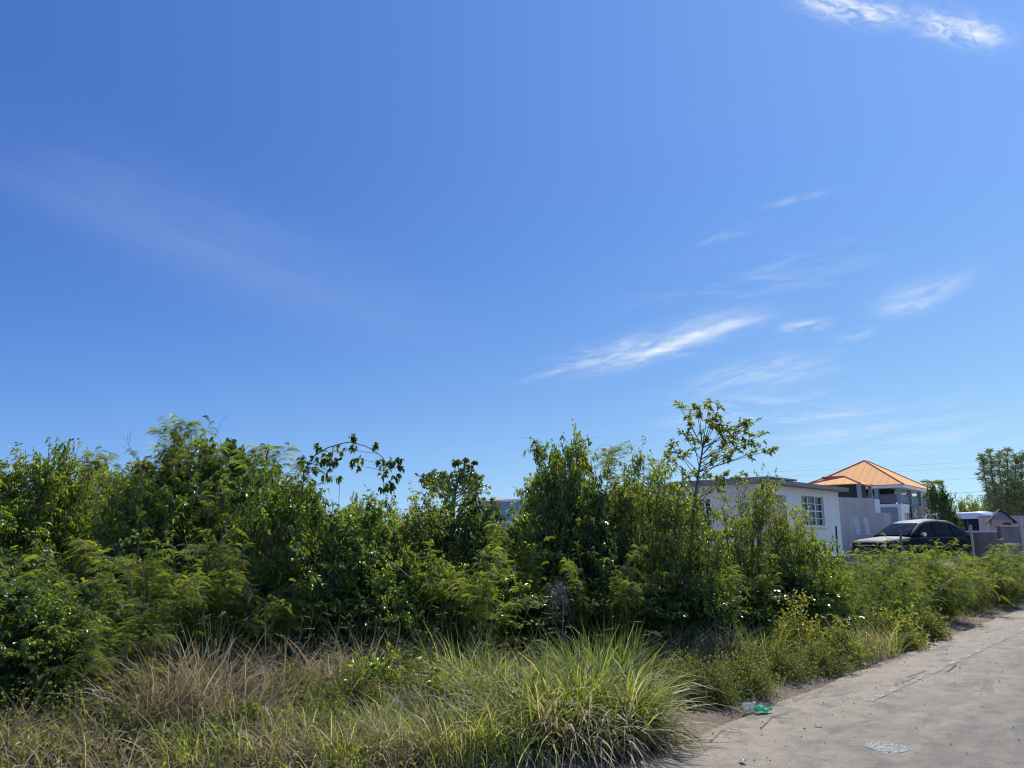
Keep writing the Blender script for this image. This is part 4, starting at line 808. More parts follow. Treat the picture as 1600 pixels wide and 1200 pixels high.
clump_tree('spreading_tree', 'dark layered tree with flat spreading crown standing behind the middle thicket', 'tree', tb, [tb, P(708, 800, Yt), P(712, 760, Yt), P(728, 725, Yt)],
    px_list(Yt, [(x, y, r) for x, y, r in [(656, 745, .16), (668, 742, .2), (680, 743, .22), (692, 741, .22), (704, 745, .2), (668, 752, .22), (686, 754, .25), (700, 757, .25), (714, 724, .13), (728, 722, .14), (742, 726, .12), (722, 733, .17), (736, 738, .2), (746, 743, .18), (752, 751, .18), (758, 758, .16), (724, 750, .25), (740, 755, .25), (712, 762, .3), (690, 768, .3), (670, 764, .25), (735, 768, .3), (755, 770, .25), (715, 742, .14)]] + [(x, y + 2, r, d) for x, y, r, d in [(680, 750, .25, .7), (700, 752, .25, -.6), (730, 752, .25, .6), (745, 760, .25, -.6), (662, 752, .2, .5)]]), 'broad_dark', L=(.07, .12), wr=.5, tw=14, lv=9, seed=9, tr=.08, br=.02, jit=.4, bottom='trunk', top='crown')
Yc = 66; cas = []
rc = np.random.default_rng(4)
for i, (x0, x1, yt) in enumerate(((1548, 1534, 712), (1556, 1546, 706), (1564, 1562, 708), (1572, 1575, 704), (1584, 1588, 714), (1594, 1598, 709), (1606, 1612, 700), (1620, 1626, 706))):
    tb = np.array([P(x0 + 4, 842, Yc)[0], Yc + (i % 3), 0]); cl = []
    for f in np.linspace(0, 1, 13): 
        w_ = 7.5 * (1 - f) ** .8 + .9
        for k in (0, 1, 2): cl.append((x0 + (x1 - x0) * f + rc.normal() * w_ * .8, 800 + (yt - 800) * f + rc.normal() * 1.5, (.22 + .38 * (1 - f)), rc.normal() * .8))
    clump_tree('casuarina_tree', ['leftmost wispy casuarina leaning left above the dark trees', 'second wispy casuarina from the left', 'third wispy casuarina from the left', 'fourth wispy casuarina from the left with the highest tip', 'fifth wispy casuarina from the left', 'wispy casuarina cut by the right edge of the picture', 'casuarina just beyond the right edge', 'casuarina standing further beyond the right edge'][i], 'tree', tb,
        [tb, P(x0, 800, Yc + i % 3), P((x0 + x1) / 2, (800 + yt) / 2, Yc + i % 3), P(x1, yt, Yc + i % 3)], px_list(Yc + i % 3, cl), 'needle', L=(.25, .55), wr=.07, tw=5, lv=6, seed=20 + i, tr=.07, br=.016, lift=2.5, ups=.9, jit=.15, bottom='trunk', top='crown', group='wispy casuarina trees at the right')
def tree(px, top, Y, width_px, label, kind='D', group=None, name='tree', zb=0.0):
    protos, hs_, _, _ = KINDS[kind]; i = COUNT.get('t', 0); COUNT['t'] = i + 1; j = i % len(protos); tip = P(px, top, Y); s = (tip[2] - zb) / hs_[j] * 1.02
    sx = width_px / FPX * Y / 2.4
    t = thing(name, label, 'tree', (tip[0], tip[1], zb), i * 1.9, group, (sx, sx, s))
    for nm, me in zip(('trunk', 'crown'), protos[j]): link(bpy.data.objects.new(nm, me), t)
for px, top, Y, wd, lab in ((1462, 758, 58, 42, 'dark green tree right of the orange roofed house'), (1479, 774, 59, 38, 'lower dark tree between the orange roofed house and the white bus'), (1448, 764, 92, 40, 'dense tree close behind the veranda of the orange roofed house'),
        (1504, 782, 110, 36, 'left one of the distant low green trees above the white bus'), (1522, 778, 112, 34, 'middle one of the distant low green trees above the white bus'), (1541, 783, 108, 34, 'right one of the distant low green trees above the white bus'),
        (1562, 762, 72, 44, 'dark bushy tree below the leftmost casuarinas'), (1590, 756, 74, 50, 'largest dark bushy tree below the casuarinas'), (1622, 752, 70, 56, 'dark bushy tree cut off by the right edge'), (1552, 778, 70, 32, 'low dark tree just behind the white bus')):
    tree(px, top, Y, wd, lab, 'D' if Y < 100 else 'B')
for px, top, Y, wd, lab in ((560, 776, 30, 60, 'far tree top between the arching branch and the middle bushes'), (-60, 740, 30, 160, 'far tree behind the left thicket'), (430, 745, 26, 120, 'far tree hidden behind the feathery shrubs')): tree(px, top, Y, wd, lab, 'B')
# palms: behind the veranda and in pots on it
def palm(name, label, cat, loc, h, L, n, seed, up=.5):
    rng = np.random.default_rng(seed); t = thing(name, label, cat, loc); A = Buf(); B = Buf(); tubes(A, np.array([[[0, 0, 0], [0, 0, h]]]), h * .03 + .04, .04, 6)
    az = rng.uniform(0, 6.28, n); d = np.stack([np.cos(az), np.sin(az), rng.uniform(up - .3, up + .6, n)], 1); fronds(B, np.tile([[0, 0, h]], (n, 1)).astype(float), d, rng.uniform(.7, 1, n) * L, rng.uniform(0, 1, n), rng, K=14, droop=.5, pl=.3, pw=.16)
    link(bpy.data.objects.new('trunk', A.mesh('palm_trunk', M['bark'], True)), t); link(bpy.data.objects.new('frond', B.mesh('palm_fronds', M['feather_bright'])), t); return t
q = P(1457, 756, 95); palm('palm_tree', 'palm whose fronds show just over the right eave of the orange roof', 'palm', (q[0], q[1], 0), q[2], 1.9, 16, 5)
for i, (x, y, h) in enumerate(((SX * .18, 1.3, .8), (SX * .52, 1.2, .9), (SX * .84, 1.3, .7), (1.0, 3.9, .9))):
    xx = C0[0] + x * math.cos(ea) - y * math.sin(ea); yy = C0[1] + x * math.sin(ea) + y * math.cos(ea)
    t = palm('potted_palm', ['potted palm in the first bay of the right veranda', 'potted palm in the middle bay of the right veranda', 'potted palm in the last bay of the right veranda', 'round potted palm in the left side of the veranda'][i], 'plant', (xx, yy, slab + GZ + .003), h, .9, 22, 40 + i, .9)
    box('pot', M['white_paint'], t, -.2, .2, -.2, .2, 0, .4, bev=.03)
# ------------------------------------------------------------------ the thicket
G1 = 'shrubs of the roadside thicket'
TH = [
 ('D', -30, 7.0, 900, .9, 'dark glossy shrub nearest the camera, cut by the left edge'), ('B', 70, 7.2, 925, .85, 'glossy broadleaf shrub hanging low over the dark hollow near the left corner'), ('F', 165, 7.25, 940, .75, 'feathery shrub lowest of all, touching the straw near the left corner'), ('F', 40, 7.9, 860, .8, 'feathery shrub above the dark hollow at the left edge'), ('D', 5, 8.3, 860, 1.0, 'dark glossy shrub lowest at the left edge'), ('F', 120, 7.9, 905, .9, 'feathery shrub reaching down to the dry grass near the left corner'), ('F', 235, 8.0, 872, .95, 'feathery shrub lowest in front, behind the tall dry tuft'), ('F', 330, 8.5, 850, .9, 'feathery shrub just behind the dry brown tuft with the tallest stalks'), ('F', 430, 9.0, 890, .7, 'feathery shrub with layered arching fronds over the dark hollow'), # kind, px, Y, top py, width scale, label
 ('B', 20, 10.2, 738, 1.0, 'glossy broadleaf shrub at the left edge of the thicket'),
 ('B', 75, 10.6, 700, .62, 'pale green upright broadleaf shrub with the leftmost tall spray'),
 ('P', 132, 10.8, 722, .7, 'light green broadleaf shrub with brown pods near its top, second spray from the left'),
 ('F', 190, 8.6, 800, 1.0, 'large feathery shrub low in front of the left thicket'),
 ('F', 275, 10.4, 668, .62, 'tallest feathery shrub, its plume highest on the left skyline'),
 ('D', 338, 10.9, 694, .8, 'dark broadleaf shrub forming the rounded top right of the feathery plume'),
 ('B', 240, 9.9, 762, .85, 'yellow green broadleaf shrub below the tall feathery plume'),
 ('F', 350, 8.9, 800, .95, 'broad feathery shrub bulging forward left of the middle'),
 ('F', 415, 10.2, 690, .75, 'feathery shrub on the skyline just left of the arching branch'),
 ('B', 455, 9.8, 742, .75, 'bright green broadleaf shrub below the arching branch'),
 ('B', 510, 9.5, 800, .95, 'glossy broadleaf shrub with hanging leaves in the middle of the thicket'),
 ('D', 560, 9.9, 832, .9, 'dark glossy shrub low in the middle of the thicket'),
 ('B', 600, 10.3, 786, .85, 'broadleaf shrub under the hanging tip of the arching branch'),
 ('P', 655, 10.6, 772, .85, 'olive broadleaf shrub with reddish leaves below the spreading tree'),
 ('D', 722, 10.9, 778, .8, 'dark broadleaf shrub straight below the spreading tree'),
 ('B', 640, 9.6, 868, .85, 'low broadleaf shrub in front of the olive one'),
 ('F', 735, 9.5, 822, .85, 'fine feathery shrub left of the dark hollow'),
 ('F', 795, 10.4, 818, .75, 'feathery shrub below the blue shed'),
 ('B', 866, 11.4, 722, .5, 'loose broadleaf shrub with sprays right above the blue shed'),
 ('B', 885, 11.8, 700, .6, 'narrow vine covered shrub with a pointed dark top'),
 ('F', 945, 12.0, 704, .7, 'feathery topped shrub between the vine covered one and the sapling'),
 ('P', 990, 11.6, 716, .8, 'yellowish broadleaf shrub left of the sapling'),
 ('D', 905, 11.3, 790, .9, 'dark broadleaf shrub behind the big grass clump'),
 ('F', 930, 10.2, 838, .8, 'feathery shrub hanging forward over the big grass clump'),
 ('P', 1030, 11.4, 762, .9, 'loose olive broadleaf shrub at the foot of the sapling'),
 ('B', 1080, 10.9, 850, .75, 'broadleaf shrub with yellow leaves right of the sapling foot'),
 ('F', 1150, 11.2, 855, .75, 'feathery shrub right of the sapling'),
 ('P', 1165, 12.4, 756, .75, 'pale broadleaf shrub before the side wall of the white house'),
 ('P', 1215, 12.6, 784, .7, 'loose pale shrub before the doorway of the white house'),
 ('B', 1262, 12.8, 836, .7, 'glossy shrub below the six light window'),
 ('D', 1235, 11.9, 880, .7, 'dark shaded shrub low before the white house'),
 ('B', 1288, 12.2, 892, .55, 'light green shrub at the right end of the shaded hollow'),
]
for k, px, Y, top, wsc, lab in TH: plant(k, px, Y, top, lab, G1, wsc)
G2 = 'low feathery shrubs along the road to the right'
for k, px, Y, top, wsc, lab in [
 ('G', 1345, 14.6, 862, 1.0, 'low feathery shrub below the bonnet of the black car'),
 ('G', 1322, 13.0, 885, .8, 'low feathery shrub left of the others, below the thin dark post'),
 ('G', 1392, 15.2, 852, .95, 'low bright feathery shrub below the windscreen of the black car'),
 ('G', 1430, 16.2, 848, 1.0, 'low feathery shrub below the door of the black car'),
 ('G', 1398, 13.9, 888, .8, 'feathery shrub leaning to the road before the black car'),
 ('G', 1480, 17.2, 852, 1.0, 'low feathery shrub with brown pods below the rear of the black car'),
 ('G', 1455, 15.6, 890, .8, 'smaller feathery shrub close to the asphalt before the car'),
 ('G', 1530, 18.8, 851, 1.0, 'low feathery shrub below the grey block wall'),
 ('G', 1512, 17.3, 880, .8, 'feathery shrub at the asphalt edge below the grey block wall'),
 ('G', 1575, 20.2, 853, 1.0, 'low feathery shrub below the peach booth'),
 ('G', 1560, 18.8, 878, .85, 'feathery shrub at the asphalt edge near the right end'),
 ('G', 1612, 21.6, 850, 1.1, 'low feathery shrub cut off by the right edge'),
 ('G', 1660, 23.6, 850, 1.1, 'low feathery shrub just beyond the right edge')]:
    plant(k, px, Y, top, lab, G2, wsc)
def plume(label, px0, Y, stems, seed, L=(.15, .24), pods=()):
    rng = np.random.default_rng(seed); b = np.array([P(px0, 842, Y)[0], Y, 0.]); A = Buf(); B = Buf(); C = Buf()
    for st, r in stems:
        c = np.array([P(x, y, Y + rng.normal() * .03) for x, y in st]) - b
        if st is stems[0][0]: c = np.concatenate([np.zeros((1, 3)), c])
        k = len(c); f = np.stack([np.interp(np.linspace(0, k - 1, 20), np.arange(k), c[:, i]) for i in range(3)], -1); tubes(A, f[None], r, r * .3, 5)
        n = int(np.linalg.norm(f[-1] - f[6]) / .022) + 9; p, tg = at_param(f[None], np.linspace(.3 if k < 4 else .6, 1, n)[None]); p, tg = p[0], tg[0]
        d = np.stack([np.where(np.arange(n) % 2, 1., -1.) * rng.uniform(.5, 1, n), rng.normal(size=n) * .6, rng.uniform(.1, .7, n)], 1) + tg * .5
        fronds(B, p, d, rng.uniform(*L, n) * 1.1, rng.uniform(.2, 1, n), rng, K=10, droop=.6, pl=.11, pw=.6)
    for x, y in pods:
        c = np.repeat((P(x, y, Y - .05) - b)[None], 9, 0); leaves(C, c + rng.normal(size=(9, 3)) * .02, np.array([0, 0, -1.]) + rng.normal(size=(9, 3)) * .3, rng.uniform(.10, .17, 9), np.full(9, .018), rng.uniform(0, 1, 9), rng, .1, 0)
    t = thing('feathery_shrub', label, 'shrub', b, 0, G1); link(bpy.data.objects.new('stem', A.mesh('plume_stem', M['twig'], True)), t); link(bpy.data.objects.new('foliage', B.mesh('plume_foliage', M['feather'])), t)
    if pods: tag(link(bpy.data.objects.new('seed_pods', C.mesh('plume_pods', M['pod'])), t), kind='stuff')
plume('open feathery plume whose arching fronds reach highest on the left skyline', 272, 10.2, [([(275, 800), (270, 730), (268, 700), (265, 655)], .009), ([(270, 730), (284, 700), (290, 668), (296, 662)], .005), ([(270, 745), (256, 720), (245, 695)], .005), ([(272, 740), (300, 712), (318, 690)], .005), ([(270, 750), (240, 735), (222, 722)], .005), ([(280, 740), (320, 720), (345, 695)], .005), ([(268, 700), (256, 680), (250, 672)], .004)], 1, pods=((270, 705), (262, 712)))
plume('single slender feathery shoot above the left thicket between the sprays', 150, 10.5, [([(152, 790), (149, 740), (148, 708)], .006), ([(150, 740), (160, 722), (170, 712)], .003), ([(150, 750), (138, 728), (134, 716)], .003)], 2, pods=((150, 725), (30, 742), (158, 748), (140, 735)))
plume('feathery shoots on the skyline left of the arching branch', 425, 10.1, [([(425, 790), (424, 740), (418, 700)], .007), ([(424, 745), (440, 712), (452, 698)], .004), ([(424, 750), (408, 720), (402, 698)], .004), ([(428, 755), (455, 735), (468, 720)], .004), ([(420, 760), (390, 735), (378, 705)], .004)], 3)
plume('fine feathery shoots above the top of the shrub left of the sapling', 955, 12.0, [([(955, 800), (952, 740), (950, 702)], .007), ([(952, 745), (968, 715), (980, 696)], .004), ([(952, 750), (935, 722), (928, 706)], .004), ([(955, 755), (990, 735), (1000, 712)], .004), ([(955, 755), (1010, 745), (1022, 720)], .004)], 4, L=(.12, .2))
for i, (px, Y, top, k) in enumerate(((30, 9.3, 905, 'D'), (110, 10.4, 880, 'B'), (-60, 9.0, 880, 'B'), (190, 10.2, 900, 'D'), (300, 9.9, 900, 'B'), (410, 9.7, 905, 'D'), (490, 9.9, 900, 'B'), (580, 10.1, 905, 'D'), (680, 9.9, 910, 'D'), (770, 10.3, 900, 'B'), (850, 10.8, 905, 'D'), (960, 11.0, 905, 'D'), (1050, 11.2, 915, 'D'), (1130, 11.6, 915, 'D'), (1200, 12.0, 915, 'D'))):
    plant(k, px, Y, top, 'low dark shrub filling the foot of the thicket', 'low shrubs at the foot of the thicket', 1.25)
# the depth of the thicket: shrubs standing behind the front ones
rb_ = np.random.default_rng(77)
for i in range(30):
    px = -160 + i * 50 + rb_.uniform(-12, 12); Y = rb_.uniform(12.2, 14.6) + max(0, (px - 900) / 500) * 1.5
    sky_y = np.interp(px, [-200, 0, 300, 470, 520, 780, 850, 1050, 1130, 1300, 1400], [745, 760, 725, 770, 800, 815, 765, 745, 830, 880, 885])
    plant('BFDB'[i % 4], px, Y, sky_y + rb_.uniform(4, 22), 'shrub deep in the thicket showing only through gaps between the front shrubs', 'shrubs in the depth of the thicket', 1.05)
for px, Y, top, k in ((-90, 9.6, 742, 'B'), (-110, 7.8, 800, 'F'), (-230, 9.2, 735, 'F')): plant(k, px, Y, top, 'shrub beyond the left edge of the picture', 'shrubs beyond the left edge')
# bare dead branches, curly vines, woody stems
def sticks(name, label, cat, curves, r0, m='twig', group=None):
    B = Buf(); base = np.array(curves[0][0]); base = np.array([base[0], base[1], 0.0])
    for c, r in zip(curves, r0):
        c = np.asarray(c, float) - base; k = len(c); f = np.stack([np.interp(np.linspace(0, k - 1, 4 * k), np.arange(k), c[:, i]) for i in range(3)], -1); tubes(B, f[None], r, r * .3, 5)
    o = bpy.data.objects.new(name, B.mesh(name, M[m], True)); COL.objects.link(o); o.location = base; return tag(o, label, cat, group)
Yd = 9.8
sticks('dead_branch', 'bare grey dead branch sticking up left of the tall feathery plume', 'branch', [[np.array([*P(225, 842, Yd)[:2], 0]), P(224, 780, Yd), P(222, 735, Yd), P(212, 712, Yd), P(201, 695, Yd), P(205, 670, Yd)], [P(201, 695, Yd), P(193, 684, Yd), P(192, 678, Yd)], [P(206, 702, Yd), P(196, 700, Yd + .1), P(190, 696, Yd + .1)], [P(199, 688, Yd), P(200, 676, Yd - .1)]], (.007, .003, .003, .002))
def curl(seed, px, py, Y, n, sc):
    r = np.random.default_rng(seed); p = [np.array([px, py])]; a = r.uniform(-2.2, -.9)
    for _ in range(n): p.append(p[-1] + sc * np.array([math.cos(a), math.sin(a)])); a += r.uniform(-.2, .75) * (1 if seed % 2 else -1)
    return [P(q[0], q[1], Y) for q in p]
for i, (px, py, Y, lab) in enumerate(((345, 690, 10.9, 'thin curly vine tip over the dark rounded shrub'), (838, 716, 11.4, 'thin curly vine tip over the loose shrub above the blue shed'), (892, 700, 11.8, 'thin curly vine tip over the pointed dark shrub'), (530, 770, 9.9, 'thin dry vine loop below the arching branch'), (52, 730, 10.2, 'thin curly vine tip at the far left skyline'), (960, 706, 11.8, 'thin vine tip left of the sapling'))):
    c = curl(3 + i, px, py, Y, 9, 6.0); sticks('vine', lab, 'vine', [[np.array([c[0][0], c[0][1], 0]), c[0]] + c[1:]], (.0035,))
sticks('dead_branch', 'bleached bare stick leaning across the middle thicket', 'branch', [[np.array([*P(720, 900, 10.4)[:2], 0]), P(668, 925, 9.8), P(626, 890, 9.1), P(605, 875, 8.95), P(590, 864, 8.9)]], (.009,))
for i, (px, pb, pt, Y, lab) in enumerate(((868, 975, 905, 9.6, 'drooping bunch of dead brown twigs in the dark hollow behind the grass clump'), )):
    r = np.random.default_rng(5); top_ = P(875, 912, Y); cs = [[np.array([top_[0], top_[1], 0.]), P(880, 950, Y), top_]]
    for k in range(46):
        e = P(868 + r.normal() * 16, 968 + r.uniform(-25, 15), Y + r.normal() * .12); cs.append([top_ + r.normal(size=3) * .03, (top_ + e) / 2 + np.array([r.normal() * .05, 0, .08]), e])
    sticks('dead_twig_bunch', lab, 'branch', cs, [.01] + [.0025] * 46)
# ------------------------------------------------------------------ verge: grass, weeds, straw
def tussock(name, label, loc, n, L, spread, wd, matn, seed, lean=(.05, .75), curl_=(.5, 1.7), rr=(0, 1), base_r=.25, group=None, dry=0, sub=0):
    rng = np.random.default_rng(seed); B = Buf(); a = rng.uniform(0, 6.28, n); r = base_r * np.sqrt(rng.uniform(0, 1, n))
    p = np.stack([r * np.cos(a), r * np.sin(a), np.full(n, -.02)], 1); az = a + rng.normal(size=n) * .8; ln = rng.uniform(*lean, n) * (.35 + .65 * r / base_r)
    hs = np.ones(n)
    if sub:
        ca = rng.uniform(0, 6.28, sub); cr = base_r * np.sqrt(rng.uniform(0, 1, sub)); cs = rng.uniform(.68, 1.12, sub); k = rng.integers(0, sub, n); la = rng.normal(size=(n, 2)) * .07
        p[:, 0] = cr[k] * np.cos(ca[k]) + la[:, 0]; p[:, 1] = cr[k] * np.sin(ca[k]) + la[:, 1]; az = np.arctan2(la[:, 1] + .05 * np.sin(ca[k]), la[:, 0] + .05 * np.cos(ca[k])) + rng.normal(size=n) * 1.3; hs = cs[k] * rng.uniform(.55, 1.05, n); r = np.hypot(p[:, 0], p[:, 1]); ln = rng.uniform(*lean, n) * (.5 + .6 * r / base_r)
    rnd = rng.uniform(*rr, n) ; blades(B, p, az, ln, rng.uniform(*curl_, n), rng.uniform(L[0], L[1], n) * hs, rng.uniform(*wd, n), rnd, rng)
    o = bpy.data.objects.new(name, B.mesh(name, M[matn])); 
    t = thing(name, label, 'grass', loc, 0, group); link(o, t); o.name = 'blades'
    if dry:
        D = Buf(); a = rng.uniform(0, 6.28, dry); r = base_r * np.sqrt(rng.uniform(0, 1, dry)); p = np.stack([r * np.cos(a), r * np.sin(a), np.full(dry, -.02)], 1)
        blades(D, p, a + rng.normal(size=dry) * .6, rng.uniform(.3, 1.1, dry), rng.uniform(.8, 2.2, dry), rng.uniform(L[0] * .7, L[1], dry), rng.uniform(*wd, dry), rng.uniform(.3, .95, dry), rng)
        link(bpy.data.objects.new('dead_blades', D.mesh('dead_blades', M['straw'])), t)
    return t
def gp(px, Y, zb=0.0): q = P(px, 842, Y); return (q[0], Y, zb)
tussock('grass_clump', 'big green and straw coloured grass clump beside the road in the foreground', gp(893, 6.7), 3000, (.55, .97), .9, (.008, .018), 'grass', 1, (.03, .6), (.4, 2.7), (.0, 1), .60, dry=1300, sub=30)
tussock('grass_clump', 'left shoulder of the foreground grass clump, lower and denser', gp(815, 6.9), 900, (.45, .85), .9, (.008, .016), 'grass', 2, (.03, .6), (.4, 2.4), (.0, 1), .5, dry=450, sub=14)
tussock('grass_clump', 'thin green grass clump rising just behind the big foreground clump', gp(935, 7.9), 420, (.5, .95), .9, (.008, .014), 'grass', 3, (.05, .55), (.3, 1.4), (.0, .75), .35, dry=100)
TS = [(560, 5.95, 300, (.25, .5), 'grass', 'short green tuft cut by the bottom edge left of the middle'), (640, 6.0, 300, (.3, .55), 'straw', 'dry tuft cut by the bottom edge below the broad leaved weed'), (722, 6.05, 340, (.35, .65), 'grass', 'green tuft at the bottom edge left of the big clump'), (785, 6.1, 340, (.35, .7), 'grass', 'leaning tuft at the bottom edge touching the big clump'), (330, 6.0, 260, (.2, .45), 'grass', 'small green tuft at the bottom edge on the left'), (470, 6.0, 260, (.25, .5), 'straw', 'dry tuft at the bottom edge on the left'), (205, 6.1, 240, (.2, .45), 'straw', 'straw tuft at the bottom edge near the left corner'), (110, 6.2, 220, (.2, .4), 'grass', 'low green tuft at the bottom edge in the left corner'),(12, 5.95, 260, (.3, .5), 'straw', 'dry grey grass tuft at the bottom left corner'), (80, 6.2, 120, (.3, .5), 'straw', 'sparse dry bent stalks right of the corner tuft'),
 (275, 6.8, 460, (.45, .95), 'straw', 'tall dry brown grass tuft before the feathery shrub on the left'), (345, 7.2, 440, (.5, 1.05), 'straw', 'dry brown grass tuft with the tallest stalks left of the middle'), (395, 6.8, 320, (.35, .7), 'straw', 'tangled dry grass tuft in the left verge'),
 (455, 7.9, 300, (.4, .85), 'straw', 'bleached grass tuft below the dark middle hollow'), (520, 8.2, 320, (.4, .85), 'straw', 'seeding dry grass tuft in front of the middle thicket'), (585, 8.5, 320, (.45, .9), 'straw', 'dry grass tuft with curved stalks right of the seeding one'), (650, 8.9, 320, (.4, .8), 'grass', 'green and pale grass tuft in front of the olive shrub'), (712, 8.6, 360, (.45, .85), 'grass', 'pale seeding grass tuft left of the big clump'), (755, 7.5, 420, (.45, .9), 'grass', 'grass tuft touching the left side of the big clump'),
 (1065, 10.2, 300, (.4, .8), 'straw', 'dead grey grass tangle under the sapling'), (1120, 10.2, 360, (.4, .8), 'straw', 'dead brown grass tangle right of the sapling foot'), (1172, 10.2, 320, (.4, .85), 'grass', 'mixed green grass tuft right of the dead tangle'), (1330, 10.9, 260, (.35, .7), 'straw', 'pale dry grass tuft with thick bleached blades at the asphalt edge'), (1360, 11.3, 220, (.35, .65), 'grass', 'grass tuft under the yellowish roadside bush'), (1240, 10.4, 300, (.3, .6), 'grass', 'green grass tuft below the shaded hollow'), (500, 6.6, 260, (.2, .45), 'grass', 'short bright grass tuft at the bottom left of the middle'), (420, 6.2, 160, (.25, .5), 'grass', 'yellow blade tuft at the bottom edge'), (620, 6.5, 240, (.25, .5), 'grass', 'short grass tuft at the bottom edge in the middle'), (690, 6.9, 260, (.3, .6), 'straw', 'dry tuft left of the big clump at the bottom')]
for i, (px, Y, n, L, mm, lab) in enumerate(TS): tussock('grass_tuft', lab, gp(px, Y), n, L, .5, (.005, .011), mm, 100 + i, (.05, .75), (.4, 2.2), (0, 1), .26, 'grass tufts of the verge')
# leafy low plants (things) and the mixed undergrowth (stuff)
def mound(name, label, loc, rx, ry, h, n, L, matn, seed, cat='plant', wr=.6, group=None):
    rng = np.random.default_rng(seed); A = Buf(); B = Buf(); ns = max(12, n // 14)
    d = rv(rng, ns); d[:, 2] = np.abs(d[:, 2]); rad = rng.uniform(.3, 1, ns) ** .5 * (1 + .18 * np.sin(4 * np.arctan2(d[:, 1], d[:, 0]) + seed)); e = d * rad[:, None] * np.array([rx, ry, h]); e[:, 2] += .02
    b = e * np.array([.3, .3, 0]); st = bez(b, e * np.array([.55, .55, .7]), e, 6); tubes(A, st, .003, .0012, 3)
    lv = 14; p, tg = at_param(st, rng.uniform(.3, 1, (ns, lv))); p = p.reshape(-1, 3) + rng.normal(size=(ns * lv, 3)) * .022; p[:, 2] = np.maximum(p[:, 2], .01); m = len(p)
    rnd = np.clip(np.repeat(rng.uniform(0, 1, ns), lv) * .5 + rng.uniform(0, 1, m) * .5, 0, 1); LL = rng.uniform(*L, m); leaves(B, p, tg.reshape(-1, 3) * .4 + rv(rng, m), LL, LL * wr, rnd, rng, droop=.15)
    t = thing(name, label, cat, loc, 0, group); link(bpy.data.objects.new('stem', A.mesh(name + '_stems', M['stem'], True)), t); link(bpy.data.objects.new('foliage', B.mesh(name + '_leaves', M[matn])), t)
GM = 'low leafy plants of the verge'
for i, (px, Y, rx, ry, h, n, L, mm, lab) in enumerate([
 (1085, 8.0, .55, .45, .48, 5200, (.018, .034), 'weed', 'low yellow green small-leaved bush right of the big grass clump'), (1145, 8.4, .5, .42, .45, 4200, (.018, .032), 'weed', 'low small-leaved bush behind the green bottle'), (1050, 8.6, .4, .4, .45, 2600, (.018, .032), 'weed', 'small-leaved bush tucked behind the big grass clump'),
 (1205, 9.3, .55, .45, .42, 3600, (.02, .035), 'weed', 'low green weed mound where the verge meets the asphalt'), (1262, 9.7, .5, .4, .45, 3400, (.02, .035), 'weed', 'low green weed mound right of the green bottle'), (1300, 10.4, .45, .4, .6, 2800, (.03, .05), 'broad_pale', 'leafy weed mound left of the pale dry tuft'), (1235, 10.6, .5, .5, .9, 3000, (.03, .055), 'broad_pale', 'leafy green bush before the shaded hollow'),
 (1385, 11.9, .6, .45, .62, 3000, (.035, .06), 'broad_pale', 'yellowish broadleaf bush at the asphalt edge'), (1430, 12.9, .5, .4, .6, 2200, (.03, .05), 'broad_pale', 'yellowish leafy bush next to the white litter'), (1345, 11.9, .6, .5, .8, 2600, (.02, .04), 'weed', 'greyish small-leaved bush behind the pale dry tuft'),
 (150, 6.55, .2, .2, .62, 260, (.025, .045), 'broad_pale', 'upright weed with pale leaf tufts on bare stems at the left'), (190, 6.75, .2, .2, .5, 220, (.025, .045), 'broad_pale', 'second upright weed with pale leaf tufts'),
 (470, 7.4, .45, .35, .55, 1900, (.02, .04), 'weed', 'green weed mound in the left verge'), (560, 7.3, .5, .4, .5, 2200, (.02, .045), 'weed', 'green weed mound in the middle of the verge'), (605, 7.8, .42, .35, .6, 1200, (.04, .07), 'broad', 'broad leaved weed in the middle of the verge'), (690, 7.0, .42, .35, .55, 1500, (.035, .06), 'broad', 'broad leaved weed left of the big grass clump'), (660, 7.9, .4, .35, .4, 900, (.03, .05), 'weed', 'small weed mound behind the broad leaved one'), (395, 6.5, .4, .32, .38, 1300, (.025, .045), 'weed', 'weed mound near the bottom left of the verge'), (515, 6.5, .42, .32, .36, 1400, (.02, .04), 'weed', 'weed mound near the bottom of the verge'), (245, 6.3, .34, .3, .3, 900, (.03, .05), 'weed', 'small broad weed at the bottom left'), (760, 7.5, .3, .3, .4, 600, (.03, .05), 'weed', 'weed mound against the left of the big grass clump')]):
    mound('leafy_bush', lab, gp(px, Y), rx, ry, h, n, L, mm, 300 + i, 'plant', .55, GM)
rg = np.random.default_rng(9)
def scatter(n, s0, s1, t0, t1, edge=.05):
    s = rg.uniform(s0, s1, n); t = -rg.uniform(t0, t1, n); q = RO[None] + RA[None] * s[:, None] + RN[None] * t[:, None]; return np.concatenate([q, np.zeros((n, 1))], 1), s, -t
